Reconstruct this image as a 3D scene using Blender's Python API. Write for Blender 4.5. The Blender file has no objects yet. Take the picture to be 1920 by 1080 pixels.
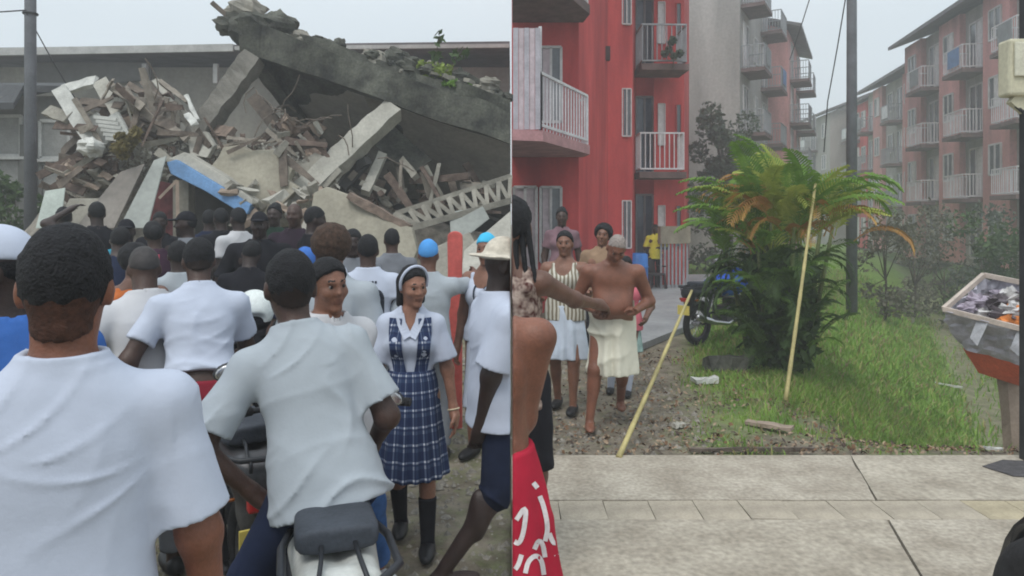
import bpy, math, random
import numpy as np
from mathutils import Vector, Matrix, noise as mnoise
from mathutils.bvhtree import BVHTree

random.seed(7)
rng = np.random.default_rng(7)
scene = bpy.context.scene
col = scene.collection
R = math.radians

# ------------------------------------------------------------------ camera
F, CH, HY, CX = 1300.0, 1.73, 420.0, 958.5     # focal length (px of a 1920 frame), eye height, horizon row, centre column
cam = bpy.data.cameras.new('camera')
cam.sensor_width = 36.0
cam.lens = 36.0 * F / 1920
cam.shift_y = (HY - 540) / 1920
cam.shift_x = (960 - CX) / 1920
cam.clip_start = 0.05
cam.clip_end = 3000
camo = bpy.data.objects.new('camera', cam)
col.objects.link(camo)
camo.location = (0, 0, CH)
camo.rotation_euler = (R(90), 0, 0)
scene.camera = camo

# ------------------------------------------------------------------ sky, sun, exposure
SUN_EL, SUN_AZ = 58.0, -150.0
w = bpy.data.worlds.new('World')
scene.world = w
w.use_nodes = True
nt = w.node_tree
nt.nodes.clear()
N = nt.nodes.new
sky = N('ShaderNodeTexSky'); sky.sky_type = 'NISHITA'; sky.sun_disc = False
sky.sun_elevation = R(SUN_EL); sky.sun_rotation = R(SUN_AZ); sky.air_density = 1.0; sky.dust_density = 4.0
skys = N('ShaderNodeVectorMath'); skys.operation = 'SCALE'; skys.inputs['Scale'].default_value = 0.10
nt.links.new(sky.outputs[0], skys.inputs[0])
tc = N('ShaderNodeTexCoord')
cn = N('ShaderNodeTexNoise'); cn.inputs['Scale'].default_value = 1.6; cn.inputs['Detail'].default_value = 4; cn.inputs['Roughness'].default_value = .5
nt.links.new(tc.outputs['Generated'], cn.inputs['Vector'])
ramp = N('ShaderNodeValToRGB')
ramp.color_ramp.elements[0].position = .3; ramp.color_ramp.elements[0].color = (.615, .70, .765, 1)
ramp.color_ramp.elements[1].position = .72; ramp.color_ramp.elements[1].color = (.70, .765, .80, 1)
nt.links.new(cn.outputs['Fac'], ramp.inputs[0])
sep = N('ShaderNodeSeparateXYZ'); nt.links.new(tc.outputs['Generated'], sep.inputs[0])
ov = N('ShaderNodeMapRange')                   # overcast sky: brighter overhead than at the horizon
ov.inputs['From Min'].default_value = .25; ov.inputs['From Max'].default_value = 1
ov.inputs['To Min'].default_value = 1.0; ov.inputs['To Max'].default_value = 1.7
nt.links.new(sep.outputs['Z'], ov.inputs['Value'])
cl = N('ShaderNodeVectorMath'); cl.operation = 'SCALE'
nt.links.new(ramp.outputs[0], cl.inputs[0]); nt.links.new(ov.outputs[0], cl.inputs['Scale'])
mx = N('ShaderNodeMix'); mx.data_type = 'RGBA'; mx.inputs[0].default_value = .88
nt.links.new(skys.outputs[0], mx.inputs[6]); nt.links.new(cl.outputs[0], mx.inputs[7])
bg = N('ShaderNodeBackground'); bg.inputs['Strength'].default_value = 1.0
nt.links.new(mx.outputs[2], bg.inputs['Color'])
wo = N('ShaderNodeOutputWorld'); nt.links.new(bg.outputs[0], wo.inputs['Surface'])

sl = bpy.data.lights.new('sun', 'SUN'); sl.energy = 1.3; sl.angle = R(25); sl.color = (1, .97, .92)
so = bpy.data.objects.new('sun', sl); col.objects.link(so)
so.rotation_euler = (R(90 - SUN_EL), 0, R(-25))      # high sun behind the camera's right shoulder, veiled by cloud
so.location = (5, -10, 30)

vs = scene.view_settings
vs.view_transform = 'Standard'; vs.look = 'None'; vs.gamma = 1; vs.exposure = 0.30
scene.render.engine = 'CYCLES'
scene.cycles.use_denoising = True
scene.cycles.max_bounces = 6
scene.cycles.volume_bounces = 1
scene.cycles.filter_width = 1.9                      # soft phone-video pixels

# ------------------------------------------------------------------ helpers
def at(px, py, d):
    """world point seen at photo pixel (px, py) at depth d"""
    return Vector(((px - CX) * d / F, d, CH - (py - HY) * d / F))

def smooth01(t):
    t = max(0.0, min(1.0, t)); return t * t * (3 - 2 * t)

DIRX = .54                                           # the ditch runs away to the right
def ditch_u(x, y):                                   # metres to the right of the ditch lip
    return (x - (3.75 + DIRX * (y - 5.1))) / math.sqrt(1 + DIRX * DIRX)

def gz(x, y):
    """height of the ground"""
    if x < 0:
        return .28 * smooth01((y - 4.6) / 3.0) + .15 * smooth01((y - 8) / 5)
    z = 0.0
    u = ditch_u(x, y)
    if y > 5.1 and u > -2.3:
        k = smooth01((y - 5.15) / 2.2)
        z -= k * (1.4 * smooth01((u + 2.3) / 2.9) - 1.2 * smooth01((u - 1.0) / 2.8))
    return z

def tag(o, label=None, cat=None, group=None, kind=None):
    if label: o['label'] = label
    if cat: o['category'] = cat
    if group: o['group'] = group
    if kind: o['kind'] = kind
    return o

def empty(name, loc=(0, 0, 0), rz=0.0):
    o = bpy.data.objects.new(name, None); col.objects.link(o)
    o.location = loc; o.rotation_euler = (0, 0, rz); o.empty_display_size = .1
    return o

def thing(name, label, cat, loc=(0, 0, 0), rz=0.0, group=None):
    return tag(empty(name, loc, rz), label, cat, group)

def obj(name, me, parent=None, mat=None):
    o = bpy.data.objects.new(name, me); col.objects.link(o)
    if mat is not None and not me.materials: me.materials.append(mat)
    if parent is not None: o.parent = parent
    return o

def copy_tree(o, parent=None):
    c = o.copy(); col.objects.link(c); c.parent = parent
    for ch in [k for k in bpy.data.objects if k.parent == o]:
        copy_tree(ch, c)
    return c

# ------------------------------------------------------------------ materials
MATS = {}
def mat(name, c, rough=.8, var=.25, scale=6.0, bump=.0, bscale=40.0, metal=0.0, spec=.3, c2=None, detail=5.0, sub=0.0, grain=.1, stretch=None):
    """principled material with noise colour variation (between c and c2) and fine relief"""
    if name in MATS: return MATS[name]
    m = bpy.data.materials.new(name); m.use_nodes = True
    t = m.node_tree; b = t.nodes['Principled BSDF']
    b.inputs['Roughness'].default_value = rough
    b.inputs['Metallic'].default_value = metal
    b.inputs['Specular IOR Level'].default_value = spec
    if sub:
        b.inputs['Subsurface Weight'].default_value = sub
        b.inputs['Subsurface Radius'].default_value = (.02, .008, .004)
        b.inputs['Subsurface Scale'].default_value = .5
    co = t.nodes.new('ShaderNodeTexCoord')
    n = t.nodes.new('ShaderNodeTexNoise'); n.inputs['Scale'].default_value = scale; n.inputs['Detail'].default_value = detail
    n.inputs['Roughness'].default_value = .6
    if stretch:                                      # rain streaks: noise drawn out along z
        mpn = t.nodes.new('ShaderNodeMapping'); mpn.inputs['Scale'].default_value = (1, 1, stretch); t.links.new(co.outputs['Object'], mpn.inputs['Vector']); t.links.new(mpn.outputs[0], n.inputs['Vector'])
    else: t.links.new(co.outputs['Object'], n.inputs['Vector'])
    r = t.nodes.new('ShaderNodeValToRGB')
    a = tuple(max(0, x * (1 - var)) for x in c)
    z = c2 if c2 else tuple(min(1, x * (1 + var)) for x in c)
    r.color_ramp.elements[0].position = .32; r.color_ramp.elements[0].color = (*a, 1)
    r.color_ramp.elements[1].position = .68; r.color_ramp.elements[1].color = (*z, 1)
    t.links.new(n.outputs['Fac'], r.inputs[0])
    g1 = t.nodes.new('ShaderNodeTexNoise'); g1.inputs['Scale'].default_value = scale * 11; g1.inputs['Detail'].default_value = 3; t.links.new(co.outputs['Object'], g1.inputs['Vector'])
    g2 = t.nodes.new('ShaderNodeMapRange'); g2.inputs['From Min'].default_value = .3; g2.inputs['From Max'].default_value = .7; g2.inputs['To Min'].default_value = 1 - grain; g2.inputs['To Max'].default_value = 1 + grain
    t.links.new(g1.outputs['Fac'], g2.inputs['Value'])
    g3 = t.nodes.new('ShaderNodeVectorMath'); g3.operation = 'SCALE'; t.links.new(r.outputs[0], g3.inputs[0]); t.links.new(g2.outputs[0], g3.inputs['Scale'])
    t.links.new(g3.outputs[0], b.inputs['Base Color'])
    if bump:
        n2 = t.nodes.new('ShaderNodeTexNoise'); n2.inputs['Scale'].default_value = bscale; n2.inputs['Detail'].default_value = 4
        t.links.new(co.outputs['Object'], n2.inputs['Vector'])
        bp = t.nodes.new('ShaderNodeBump'); bp.inputs['Strength'].default_value = bump; bp.inputs['Distance'].default_value = .02
        t.links.new(n2.outputs['Fac'], bp.inputs['Height']); t.links.new(bp.outputs[0], b.inputs['Normal'])
    MATS[name] = m
    return m

def glass_mat(name, c, rough=.15):
    m = mat(name, c, rough, .3, 2.0, spec=.6)
    return m

# ------------------------------------------------------------------ mesh builder
class MB:
    def __init__(s): s.v = []; s.f = []; s.mi = []; s.cur = 0
    def add(s, v, f):
        k = len(s.v); s.v += [tuple(p) for p in v]; s.f += [tuple(i + k for i in q) for q in f]; s.mi += [s.cur] * len(f)
        return s
    def box(s, c, size, M=None):
        x, y, z = [q / 2 for q in size]
        pts = [Vector((i * x, j * y, k * z)) for i in (-1, 1) for j in (-1, 1) for k in (-1, 1)]
        if M is not None: pts = [M @ p for p in pts]
        c = Vector(c)
        return s.add([p + c for p in pts], [(0, 1, 3, 2), (4, 6, 7, 5), (0, 4, 5, 1), (2, 3, 7, 6), (0, 2, 6, 4), (1, 5, 7, 3)])
    def beam(s, p1, p2, wd, ht, up=(0, 0, 1), seg=1, jit=0.0, taper=1.0):
        p1, p2 = Vector(p1), Vector(p2); ax = (p2 - p1).normalized(); up = Vector(up)
        sd = ax.cross(up)
        if sd.length < 1e-4: sd = ax.cross(Vector((1, 0, 0)))
        sd.normalize(); u = sd.cross(ax).normalized()
        v = []
        for i in range(seg + 1):
            t = i / seg; c = p1.lerp(p2, t); k = 1 + (taper - 1) * t
            for (a, b) in ((-1, -1), (1, -1), (1, 1), (-1, 1)):
                j = Vector([random.uniform(-jit, jit) for _ in range(3)]) if jit else Vector()
                v.append(c + sd * a * wd / 2 * k + u * b * ht / 2 * k + j)
        f = [(3, 2, 1, 0), tuple(4 * seg + q for q in range(4))]
        for i in range(seg):
            for q in range(4):
                f.append((4 * i + q, 4 * i + (q + 1) % 4, 4 * i + 4 + (q + 1) % 4, 4 * i + 4 + q))
        return s.add(v, f)
    def prism(s, poly, vec):
        n = len(poly); vec = Vector(vec); poly = [Vector(p) for p in poly]
        nrm = Vector()
        for i in range(n): nrm += poly[i].cross(poly[(i + 1) % n])
        if nrm.dot(vec) > 0: poly = poly[::-1]
        v = poly + [p + vec for p in poly]
        f = [tuple(range(n)), tuple(range(2 * n - 1, n - 1, -1))]
        for i in range(n): f.append((i, n + i, n + (i + 1) % n, (i + 1) % n)[::-1][::-1])
        return s.add(v, f)
    def tube(s, pts, r, n=8, closed=False):
        pts = [Vector(p) for p in pts]; m = len(pts)
        rr = r if isinstance(r, (list, tuple)) else [r] * m
        v = []; f = []; prev = None
        for i in range(m):
            if closed: d = pts[(i + 1) % m] - pts[i - 1]
            else: d = pts[min(i + 1, m - 1)] - pts[max(i - 1, 0)]
            d.normalize()
            a = prev if prev is not None else (Vector((0, 0, 1)) if abs(d.z) < .9 else Vector((1, 0, 0)))
            sd = a - d * a.dot(d)
            if sd.length < 1e-5: sd = d.orthogonal()
            sd.normalize(); prev = sd; u = d.cross(sd)
            for k in range(n):
                t = 2 * math.pi * k / n
                v.append(pts[i] + (sd * math.cos(t) + u * math.sin(t)) * rr[i])
        e = m if closed else m - 1
        for i in range(e):
            for k in range(n):
                f.append((i * n + k, i * n + (k + 1) % n, ((i + 1) % m) * n + (k + 1) % n, ((i + 1) % m) * n + k))
        if not closed:
            f.append(tuple(range(n - 1, -1, -1))); f.append(tuple(range((m - 1) * n, m * n)))
        return s.add(v, f)
    def lathe(s, prof, n=24, M=None, closed_top=False):
        """prof: (radius, z) pairs about local z"""
        v = []; f = []
        for (r, z) in prof:
            for k in range(n):
                t = 2 * math.pi * k / n; p = Vector((r * math.cos(t), r * math.sin(t), z)); v.append(M @ p if M is not None else p)
        for i in range(len(prof) - 1):
            for k in range(n):
                f.append((i * n + k, i * n + (k + 1) % n, (i + 1) * n + (k + 1) % n, (i + 1) * n + k))
        f.append(tuple(range(n - 1, -1, -1))); f.append(tuple(range((len(prof) - 1) * n, len(prof) * n)))
        return s.add(v, f)
    def torus(s, c, axis, Rr, r, n=32, m=10, sq=1.0):
        c = Vector(c); axis = Vector(axis).normalized(); a = axis.orthogonal().normalized(); b = axis.cross(a)
        v = []; f = []
        for i in range(n):
            t = 2 * math.pi * i / n; d = a * math.cos(t) + b * math.sin(t)
            for k in range(m):
                q = 2 * math.pi * k / m
                v.append(c + d * (Rr + r * math.cos(q)) + axis * r * sq * math.sin(q))
        for i in range(n):
            for k in range(m):
                f.append((i * m + k, ((i + 1) % n) * m + k, ((i + 1) % n) * m + (k + 1) % m, i * m + (k + 1) % m))
        return s.add(v, f)
    def mesh(s, name, mats, smooth=False):
        me = bpy.data.meshes.new(name); me.from_pydata(s.v, [], s.f)
        for m in (mats if isinstance(mats, (list, tuple)) else [mats]): me.materials.append(m)
        if any(s.mi): me.polygons.foreach_set('material_index', s.mi)
        if smooth:
            me.polygons.foreach_set('use_smooth', [True] * len(me.polygons))
        me.update(); return me
    def build(s, name, mats, parent=None, smooth=False, bevel=0.0, origin=None):
        if origin is not None:
            o0 = Vector(origin); s.v = [tuple(Vector(p) - o0) for p in s.v]
        o = obj(name, s.mesh(name, mats, smooth), parent)
        if origin is not None: o.location = origin
        if bevel:
            b = o.modifiers.new('bevel', 'BEVEL'); b.width = bevel; b.segments = 2; b.limit_method = 'ANGLE'; b.angle_limit = R(40)
        if smooth and not bevel:
            pass
        return o

def rel(parent, o):
    """keep world placement of a mesh that was built in world coordinates under an unrotated empty"""
    o.parent = parent; o.location = Vector(o.location) - Vector(parent.location); return o

# ------------------------------------------------------------------ distance fields -> one continuous surface
class Field:
    def __init__(s, lo, hi, vox):
        s.lo = np.array(lo, np.float32); s.vox = vox
        s.n = np.maximum(4, np.ceil((np.array(hi) - s.lo) / vox).astype(int) + 1)
        s.f = np.full(tuple(s.n), .3, np.float32)
        s.ax = [(s.lo[i] + np.arange(s.n[i]) * vox).astype(np.float32) for i in range(3)]
    def sl(s, lo, hi):
        a = np.clip(np.floor((np.array(lo) - s.lo) / s.vox).astype(int), 0, s.n - 1)
        b = np.clip(np.ceil((np.array(hi) - s.lo) / s.vox).astype(int) + 1, 1, s.n)
        b = np.maximum(b, a + 1)
        q = tuple(slice(a[i], b[i]) for i in range(3))
        return q, s.ax[0][q[0]][:, None, None], s.ax[1][q[1]][None, :, None], s.ax[2][q[2]][None, None, :]
    def op(s, q, d, k, kind):
        c = s.f[q]
        if kind == 'u':
            if k > 0:
                h = np.maximum(k - np.abs(c - d), 0) / k
                s.f[q] = np.minimum(c, d) - h * h * k * .25
            else: s.f[q] = np.minimum(c, d)
        elif kind == 's':
            if k > 0:
                h = np.maximum(k - np.abs(c + d), 0) / k
                s.f[q] = np.maximum(c, -d) + h * h * k * .25
            else: s.f[q] = np.maximum(c, -d)
        elif kind == 'i': s.f[q] = np.maximum(c, d)
    def cone(s, a, b, ra, rb, k=.03, kind='u', cut0=False, cut1=False):
        a = np.array(a, np.float32); b = np.array(b, np.float32)
        m = max(ra, rb) + k + 3 * s.vox
        q, X, Y, Z = s.sl(np.minimum(a, b) - m, np.maximum(a, b) + m)
        ab = b - a; L2 = float(ab @ ab) + 1e-9; L = math.sqrt(L2)
        tr = ((X - a[0]) * ab[0] + (Y - a[1]) * ab[1] + (Z - a[2]) * ab[2]) / L2
        t = np.clip(tr, 0, 1)
        d = np.sqrt((X - a[0] - t * ab[0]) ** 2 + (Y - a[1] - t * ab[1]) ** 2 + (Z - a[2] - t * ab[2]) ** 2) - (ra + (rb - ra) * t)
        if cut1: d = np.maximum(d, (tr - 1) * L)
        if cut0: d = np.maximum(d, -tr * L)
        s.op(q, d, k, kind)
    def ell(s, c, r, A=None, k=.02, kind='u', extra=None):
        c = np.array(c, np.float32); m = max(r) + k + 3 * s.vox
        q, X, Y, Z = s.sl(c - m, c + m)
        X = X - c[0]; Y = Y - c[1]; Z = Z - c[2]
        if A is None: A = np.eye(3)
        A = np.array(A)
        u = X * A[0, 0] + Y * A[1, 0] + Z * A[2, 0]
        v = X * A[0, 1] + Y * A[1, 1] + Z * A[2, 1]
        w_ = X * A[0, 2] + Y * A[1, 2] + Z * A[2, 2]
        k0 = np.sqrt((u / r[0]) ** 2 + (v / r[1]) ** 2 + (w_ / r[2]) ** 2) + 1e-6
        k1 = np.sqrt((u / r[0] ** 2) ** 2 + (v / r[1] ** 2) ** 2 + (w_ / r[2] ** 2) ** 2) + 1e-6
        d = k0 * (k0 - 1) / k1
        if extra is not None: d = extra(d, u, v, w_)
        s.op(q, d, k, kind)
    def prof(s, c, A, prof, k=.03, kind='u', pleat=None, power=2.3, grow=0.0, cuts=(True, True)):
        """elliptical tube along A's third axis: prof rows (z, half width, half depth, x shift, y shift)"""
        P = np.array([tuple(p) + (0.0,) * (5 - len(p)) for p in prof], np.float32)
        zz = np.linspace(P[0, 0], P[-1, 0], 80)
        # smooth resampling
        cols = [np.interp(zz, P[:, 0], P[:, j]) for j in range(1, 5)]
        ker = np.ones(9) / 9
        cols = [np.convolve(np.pad(c_, 4, mode='edge'), ker, 'valid') for c_ in cols]
        cols[0] = cols[0] + grow; cols[1] = cols[1] + grow
        c = np.array(c, np.float32); A = np.array(A)
        mw = float(max(cols[0].max(), cols[1].max()) + np.abs(P[:, 3:]).max()) + k + 3 * s.vox
        e0 = c + A[:, 2] * P[0, 0]; e1 = c + A[:, 2] * P[-1, 0]
        q, X, Y, Z = s.sl(np.minimum(e0, e1) - mw, np.maximum(e0, e1) + mw)
        X = X - c[0]; Y = Y - c[1]; Z = Z - c[2]
        u = X * A[0, 0] + Y * A[1, 0] + Z * A[2, 0]
        v = X * A[0, 1] + Y * A[1, 1] + Z * A[2, 1]
        z = X * A[0, 2] + Y * A[1, 2] + Z * A[2, 2]
        zi = np.clip((z - zz[0]) / (zz[-1] - zz[0]) * 79, 0, 79).astype(np.float32)
        i0 = np.minimum(zi.astype(np.int32), 78); fr = zi - i0
        def g(j): return (cols[j][i0] * (1 - fr) + cols[j][i0 + 1] * fr).astype(np.float32)
        W, D = g(0), g(1); u = u - g(2); v = v - g(3)
        if pleat:
            th = np.arctan2(v, u); amp = pleat[0] * np.clip((zz[-1] - z) / (zz[-1] - zz[0]), 0, 1)
            kk = 1 + amp * np.sin(th * pleat[1] + pleat[2] + 1.3 * np.sin(th * 3 + pleat[2]))
            W = W * kk; D = D * kk
        k0 = (np.abs(u / W) ** power + np.abs(v / D) ** power) ** (1 / power) + 1e-6
        d = (k0 - 1) * np.minimum(W, D)
        if cuts[0]: d = np.maximum(d, zz[0] - z)
        else: d = np.maximum(d, zz[0] - z)
        d = np.maximum(d, z - zz[-1])
        s.op(q, d, k, kind)
    def plane(s, c, n, kind='i'):
        """keep the side the normal points away from"""
        c = np.array(c); n = np.array(n, float); n /= np.linalg.norm(n)
        d = (s.ax[0][:, None, None] - c[0]) * n[0] + (s.ax[1][None, :, None] - c[1]) * n[1] + (s.ax[2][None, None, :] - c[2]) * n[2]
        s.f = np.maximum(s.f, d.astype(np.float32))
    def ripple(s, amp, seed, fr=9.0, dirv=(.3, .2, 1), z0=None):
        """cloth folds"""
        r = np.random.default_rng(seed); X, Y, Z = s.ax[0][:, None, None], s.ax[1][None, :, None], s.ax[2][None, None, :]
        out = 0
        for i in range(3):
            d = np.array(dirv) + r.normal(0, .32, 3); d /= np.linalg.norm(d)
            ph = r.uniform(0, 6.3, 4); f_ = fr * r.uniform(.7, 1.5)
            wv = d[0] * X + d[1] * Y + d[2] * Z
            wp = .10 * np.sin(4.5 * X + 2 * Z + ph[0]) + .06 * np.sin(6 * Y - 4 * Z + ph[1]) + .03 * np.sin(15 * Z + 11 * X + ph[2])
            m = np.clip(.75 * np.sin(5.1 * X - 4.3 * Z + 3 * Y + ph[3]) + .35, 0, 1)
            q_ = 1 - np.abs(np.sin(f_ * (wv + wp)))
            out = out + 1.3 * m * (q_ ** 2.2 + .25 * q_)
        out = out + .6
        s.f = s.f - (amp * (out - 1.1)).astype(np.float32)
    def drape(s, P, A, sc, amp, seed, hem):
        """folds that fan out from the armpits and shoulders and bunch above the hem"""
        r = np.random.default_rng(seed); X, Y, Z = s.ax[0][:, None, None] - P[0], s.ax[1][None, :, None] - P[1], s.ax[2][None, None, :] - P[2]
        u = (X * A[0, 0] + Y * A[1, 0] + Z * A[2, 0]) / sc; v = (X * A[0, 1] + Y * A[1, 1] + Z * A[2, 1]) / sc; z = (X * A[0, 2] + Y * A[1, 2] + Z * A[2, 2]) / sc
        out = 0
        for sg in (-1, 1):
            for (cu, cz, n, r0, r1, g) in ((.19, .38, 4.2, .06, .36, 1.0), (.09, .54, 3.4, .08, .34, .55)):
                du, dz = u - sg * cu, z - cz; rr = np.sqrt(du * du + dz * dz + .05 * v * v); th = np.arctan2(dz, du * sg)
                w_ = np.clip((rr - r0) / .10, 0, 1) * np.clip((r1 - rr) / (r1 - r0), 0, 1)
                ph = r.uniform(0, 6, 3); mk = np.clip(.9 * np.sin(1.7 * th + ph[1] + 3 * rr) + .25, 0, 1)
                q = 1 - np.abs(np.sin(n * th + ph[0] + 2.2 * np.sin(7 * rr + 2 * th + ph[2]) + 4 * v))
                out = out + 1.4 * g * mk * w_ * q ** 3
        ph = r.uniform(0, 6, 4); wb = np.clip((hem + .24 - z) / .18, 0, 1); mk = .45 + .55 * np.sin(5 * u + 9 * z + ph[3])
        q = 1 - np.abs(np.sin(24 * z + 2.2 * np.sin(5 * u + ph[0]) + .9 * np.sin(13 * u + 6 * v + ph[1]) + ph[2])); out = out + 1.5 * wb * mk * q ** 2.6
        q = 1 - np.abs(np.sin(9 * z + 7 * u * np.sign(np.sin(ph[0])) + 1.6 * np.sin(6 * z + 5 * u + ph[1]) + 4 * v)); out = out + .5 * q ** 4 * np.clip(1 - np.abs(z - .22) / .2, 0, 1)
        s.f = s.f - (amp * (out - .35)).astype(np.float32)
    def mesh(s, name, origin, mats, side=0):
        if side: # the photograph ends here: keep one side of the seam between the two places
            s.f = np.maximum(s.f, (np.float32(side) * -s.ax[0] + .004)[:, None, None])
        f = s.f
        f[0] = f[-1] = .05; f[:, 0] = f[:, -1] = .05; f[:, :, 0] = f[:, :, -1] = .05
        sg = f < 0
        cnt = np.zeros(tuple(s.n - 1), np.uint8)
        for i in (0, 1):
            for j in (0, 1):
                for k in (0, 1):
                    cnt += sg[i:s.n[0] - 1 + i, j:s.n[1] - 1 + j, k:s.n[2] - 1 + k]
        act = np.argwhere((cnt > 0) & (cnt < 8))
        if len(act) == 0: return None
        ids = np.full(tuple(s.n - 1), -1, np.int32); ids[tuple(act.T)] = np.arange(len(act))
        cs = [(i, j, k) for i in (0, 1) for j in (0, 1) for k in (0, 1)]
        val = np.stack([f[act[:, 0] + c[0], act[:, 1] + c[1], act[:, 2] + c[2]] for c in cs], 1)
        pos = np.zeros((len(act), 3)); n = np.zeros(len(act))
        for a in range(8):
            for b in range(a + 1, 8):
                df = [abs(cs[a][i] - cs[b][i]) for i in range(3)]
                if sum(df) != 1: continue
                va, vb = val[:, a], val[:, b]; cr = (va < 0) != (vb < 0)
                t = np.where(cr, va / np.where(cr, va - vb, 1), 0)
                A_, B_ = np.array(cs[a], float), np.array(cs[b], float)
                pos += np.where(cr[:, None], A_ + (B_ - A_) * t[:, None], 0); n += cr
        V = (act + pos / n[:, None]) * s.vox + s.lo - np.array(origin, float)
        qs = []
        for axx in range(3):
            a1 = [slice(None)] * 3; a2 = [slice(None)] * 3
            a1[axx] = slice(0, -1); a2[axx] = slice(1, None)
            s1, s2 = sg[tuple(a1)], sg[tuple(a2)]
            e = np.argwhere(s1 != s2); fl = s1[tuple(e.T)]
            o1, o2 = [(1, 2), (2, 0), (0, 1)][axx]
            d1 = np.zeros(3, int); d1[o1] = 1; d2 = np.zeros(3, int); d2[o2] = 1
            ok = (e[:, o1] > 0) & (e[:, o2] > 0) & (e[:, o1] < s.n[o1] - 1) & (e[:, o2] < s.n[o2] - 1)
            e = e[ok]; fl = fl[ok]
            q = np.stack([ids[tuple((e - d1 - d2).T)], ids[tuple((e - d2).T)], ids[tuple(e.T)], ids[tuple((e - d1).T)]], 1)
            q[~fl] = q[~fl][:, ::-1]
            qs.append(q)
        Q = np.concatenate(qs); Q = Q[(Q >= 0).all(1)]
        me = bpy.data.meshes.new(name)
        me.vertices.add(len(V)); me.vertices.foreach_set('co', V.astype(np.float32).ravel())
        me.loops.add(len(Q) * 4); me.loops.foreach_set('vertex_index', Q.astype(np.int32).ravel())
        me.polygons.add(len(Q)); me.polygons.foreach_set('loop_start', np.arange(0, len(Q) * 4, 4, dtype=np.int32))
        me.polygons.foreach_set('use_smooth', np.ones(len(Q), bool))
        for m_ in (mats if isinstance(mats, (list, tuple)) else [mats]): me.materials.append(m_)
        me.update(); me.validate()
        return me
# ------------------------------------------------------------------ ground
def vnoise(x, y, sc, seed=0.0): return mnoise.noise(Vector((x * sc + seed, y * sc - seed, seed * .37)))

def grassy(x, y):
    """how much grass grows here (0 bare earth .. 1 turf)"""
    if x < 0: return max(0.0, .10 + .25 * vnoise(x, y, .9, 3))
    lim = 1.0 + .26 * (y - 5)
    g = smooth01((x - lim) / .7) if y < 12 else smooth01((x - 3.2) / .8)
    n = .35 + 1.1 * vnoise(x, y, 1.5, 5) + .5 * vnoise(x, y, 4.5, 9)
    near = smooth01((8.0 - y) / 1.8)
    u = ditch_u(x, y)
    litter = near * smooth01((x - 2.4) / 1.2)
    bed = smooth01((u - .0) / .5) * smooth01((1.3 - u) / .5) * smooth01((y - 6) / 2)
    g *= 1 - .8 * bed
    g *= max(0.0, 1 - .96 * near + .8 * near * n)
    g *= 1 - .55 * litter
    if u > 1.2 and y > 7: g *= .8
    return max(0.0, min(1.0, g))

xs = sorted(set([round(v, 3) for v in list(np.arange(-14, -.01, .35)) + [-.002, .002] + list(np.arange(.2, 14, .2)) + list(np.arange(14, 40, .8))] + [-400, -200, -100, -60, -40, -30, -22, -17, 45, 55, 75, 110, 180, 300, 500]))
ys = sorted(set([round(v, 3) for v in list(np.arange(-3, 5, .4)) + list(np.arange(5.0, 14, .2)) + list(np.arange(14, 42, .8))] + [-60, -20, -8, 46, 55, 70, 90, 130, 200, 320, 600, 1200]))
gv = []; gf = []; gc = []
for y in ys:
    for x in xs:
        z = gz(x, y)
        bump = .012 * vnoise(x, y, 2.3) + .02 * vnoise(x, y, .7)
        if x > 0 and y < 5.12: z -= .04; bump *= .3
        gv.append((x, y, z + bump)); gc.append(grassy(x, y))
nx = len(xs)
for j in range(len(ys) - 1):
    for i in range(nx - 1):
        gf.append((j * nx + i, j * nx + i + 1, (j + 1) * nx + i + 1, (j + 1) * nx + i))
gme = bpy.data.meshes.new('ground'); gme.from_pydata(gv, [], gf)
ga = gme.attributes.new('turf', 'FLOAT', 'POINT'); ga.data.foreach_set('value', gc)
gm = bpy.data.materials.new('earth_and_turf'); gm.use_nodes = True
t = gm.node_tree; b = t.nodes['Principled BSDF']; b.inputs['Roughness'].default_value = .95; b.inputs['Specular IOR Level'].default_value = .1
co = t.nodes.new('ShaderNodeTexCoord')
def nz(sc, det=6, ro=.65):
    n = t.nodes.new('ShaderNodeTexNoise'); n.inputs['Scale'].default_value = sc; n.inputs['Detail'].default_value = det; n.inputs['Roughness'].default_value = ro
    t.links.new(co.outputs['Object'], n.inputs['Vector']); return n
def rmp(n, a, ca, bb, cb):
    r = t.nodes.new('ShaderNodeValToRGB'); e = r.color_ramp.elements
    e[0].position = a; e[0].color = (*ca, 1); e[1].position = bb; e[1].color = (*cb, 1); t.links.new(n, r.inputs[0]); return r
dirt = rmp(nz(5).outputs['Fac'], .3, (.12, .10, .075), .7, (.30, .26, .205))
turf = rmp(nz(3).outputs['Fac'], .3, (.09, .18, .03), .7, (.22, .32, .07))
at_ = t.nodes.new('ShaderNodeAttribute'); at_.attribute_name = 'turf'
mxn = t.nodes.new('ShaderNodeMix'); mxn.data_type = 'RGBA'
ad = t.nodes.new('ShaderNodeMath'); ad.operation = 'ADD'; ad.use_clamp = True
sb = t.nodes.new('ShaderNodeMath'); sb.operation = 'MULTIPLY_ADD'; sb.inputs[1].default_value = 1.1; sb.inputs[2].default_value = -.55
t.links.new(nz(9).outputs['Fac'], sb.inputs[0]); t.links.new(at_.outputs['Fac'], ad.inputs[0]); t.links.new(sb.outputs[0], ad.inputs[1])
t.links.new(ad.outputs[0], mxn.inputs[0]); t.links.new(dirt.outputs[0], mxn.inputs[6]); t.links.new(turf.outputs[0], mxn.inputs[7])
t.links.new(mxn.outputs[2], b.inputs['Base Color'])
bp = t.nodes.new('ShaderNodeBump'); bp.inputs['Strength'].default_value = .8; bp.inputs['Distance'].default_value = .04
t.links.new(nz(30).outputs['Fac'], bp.inputs['Height']); t.links.new(bp.outputs[0], b.inputs['Normal'])
gme.polygons.foreach_set('use_smooth', [True] * len(gme.polygons))
ground = tag(obj('ground', gme, None, gm), kind='structure')

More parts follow.
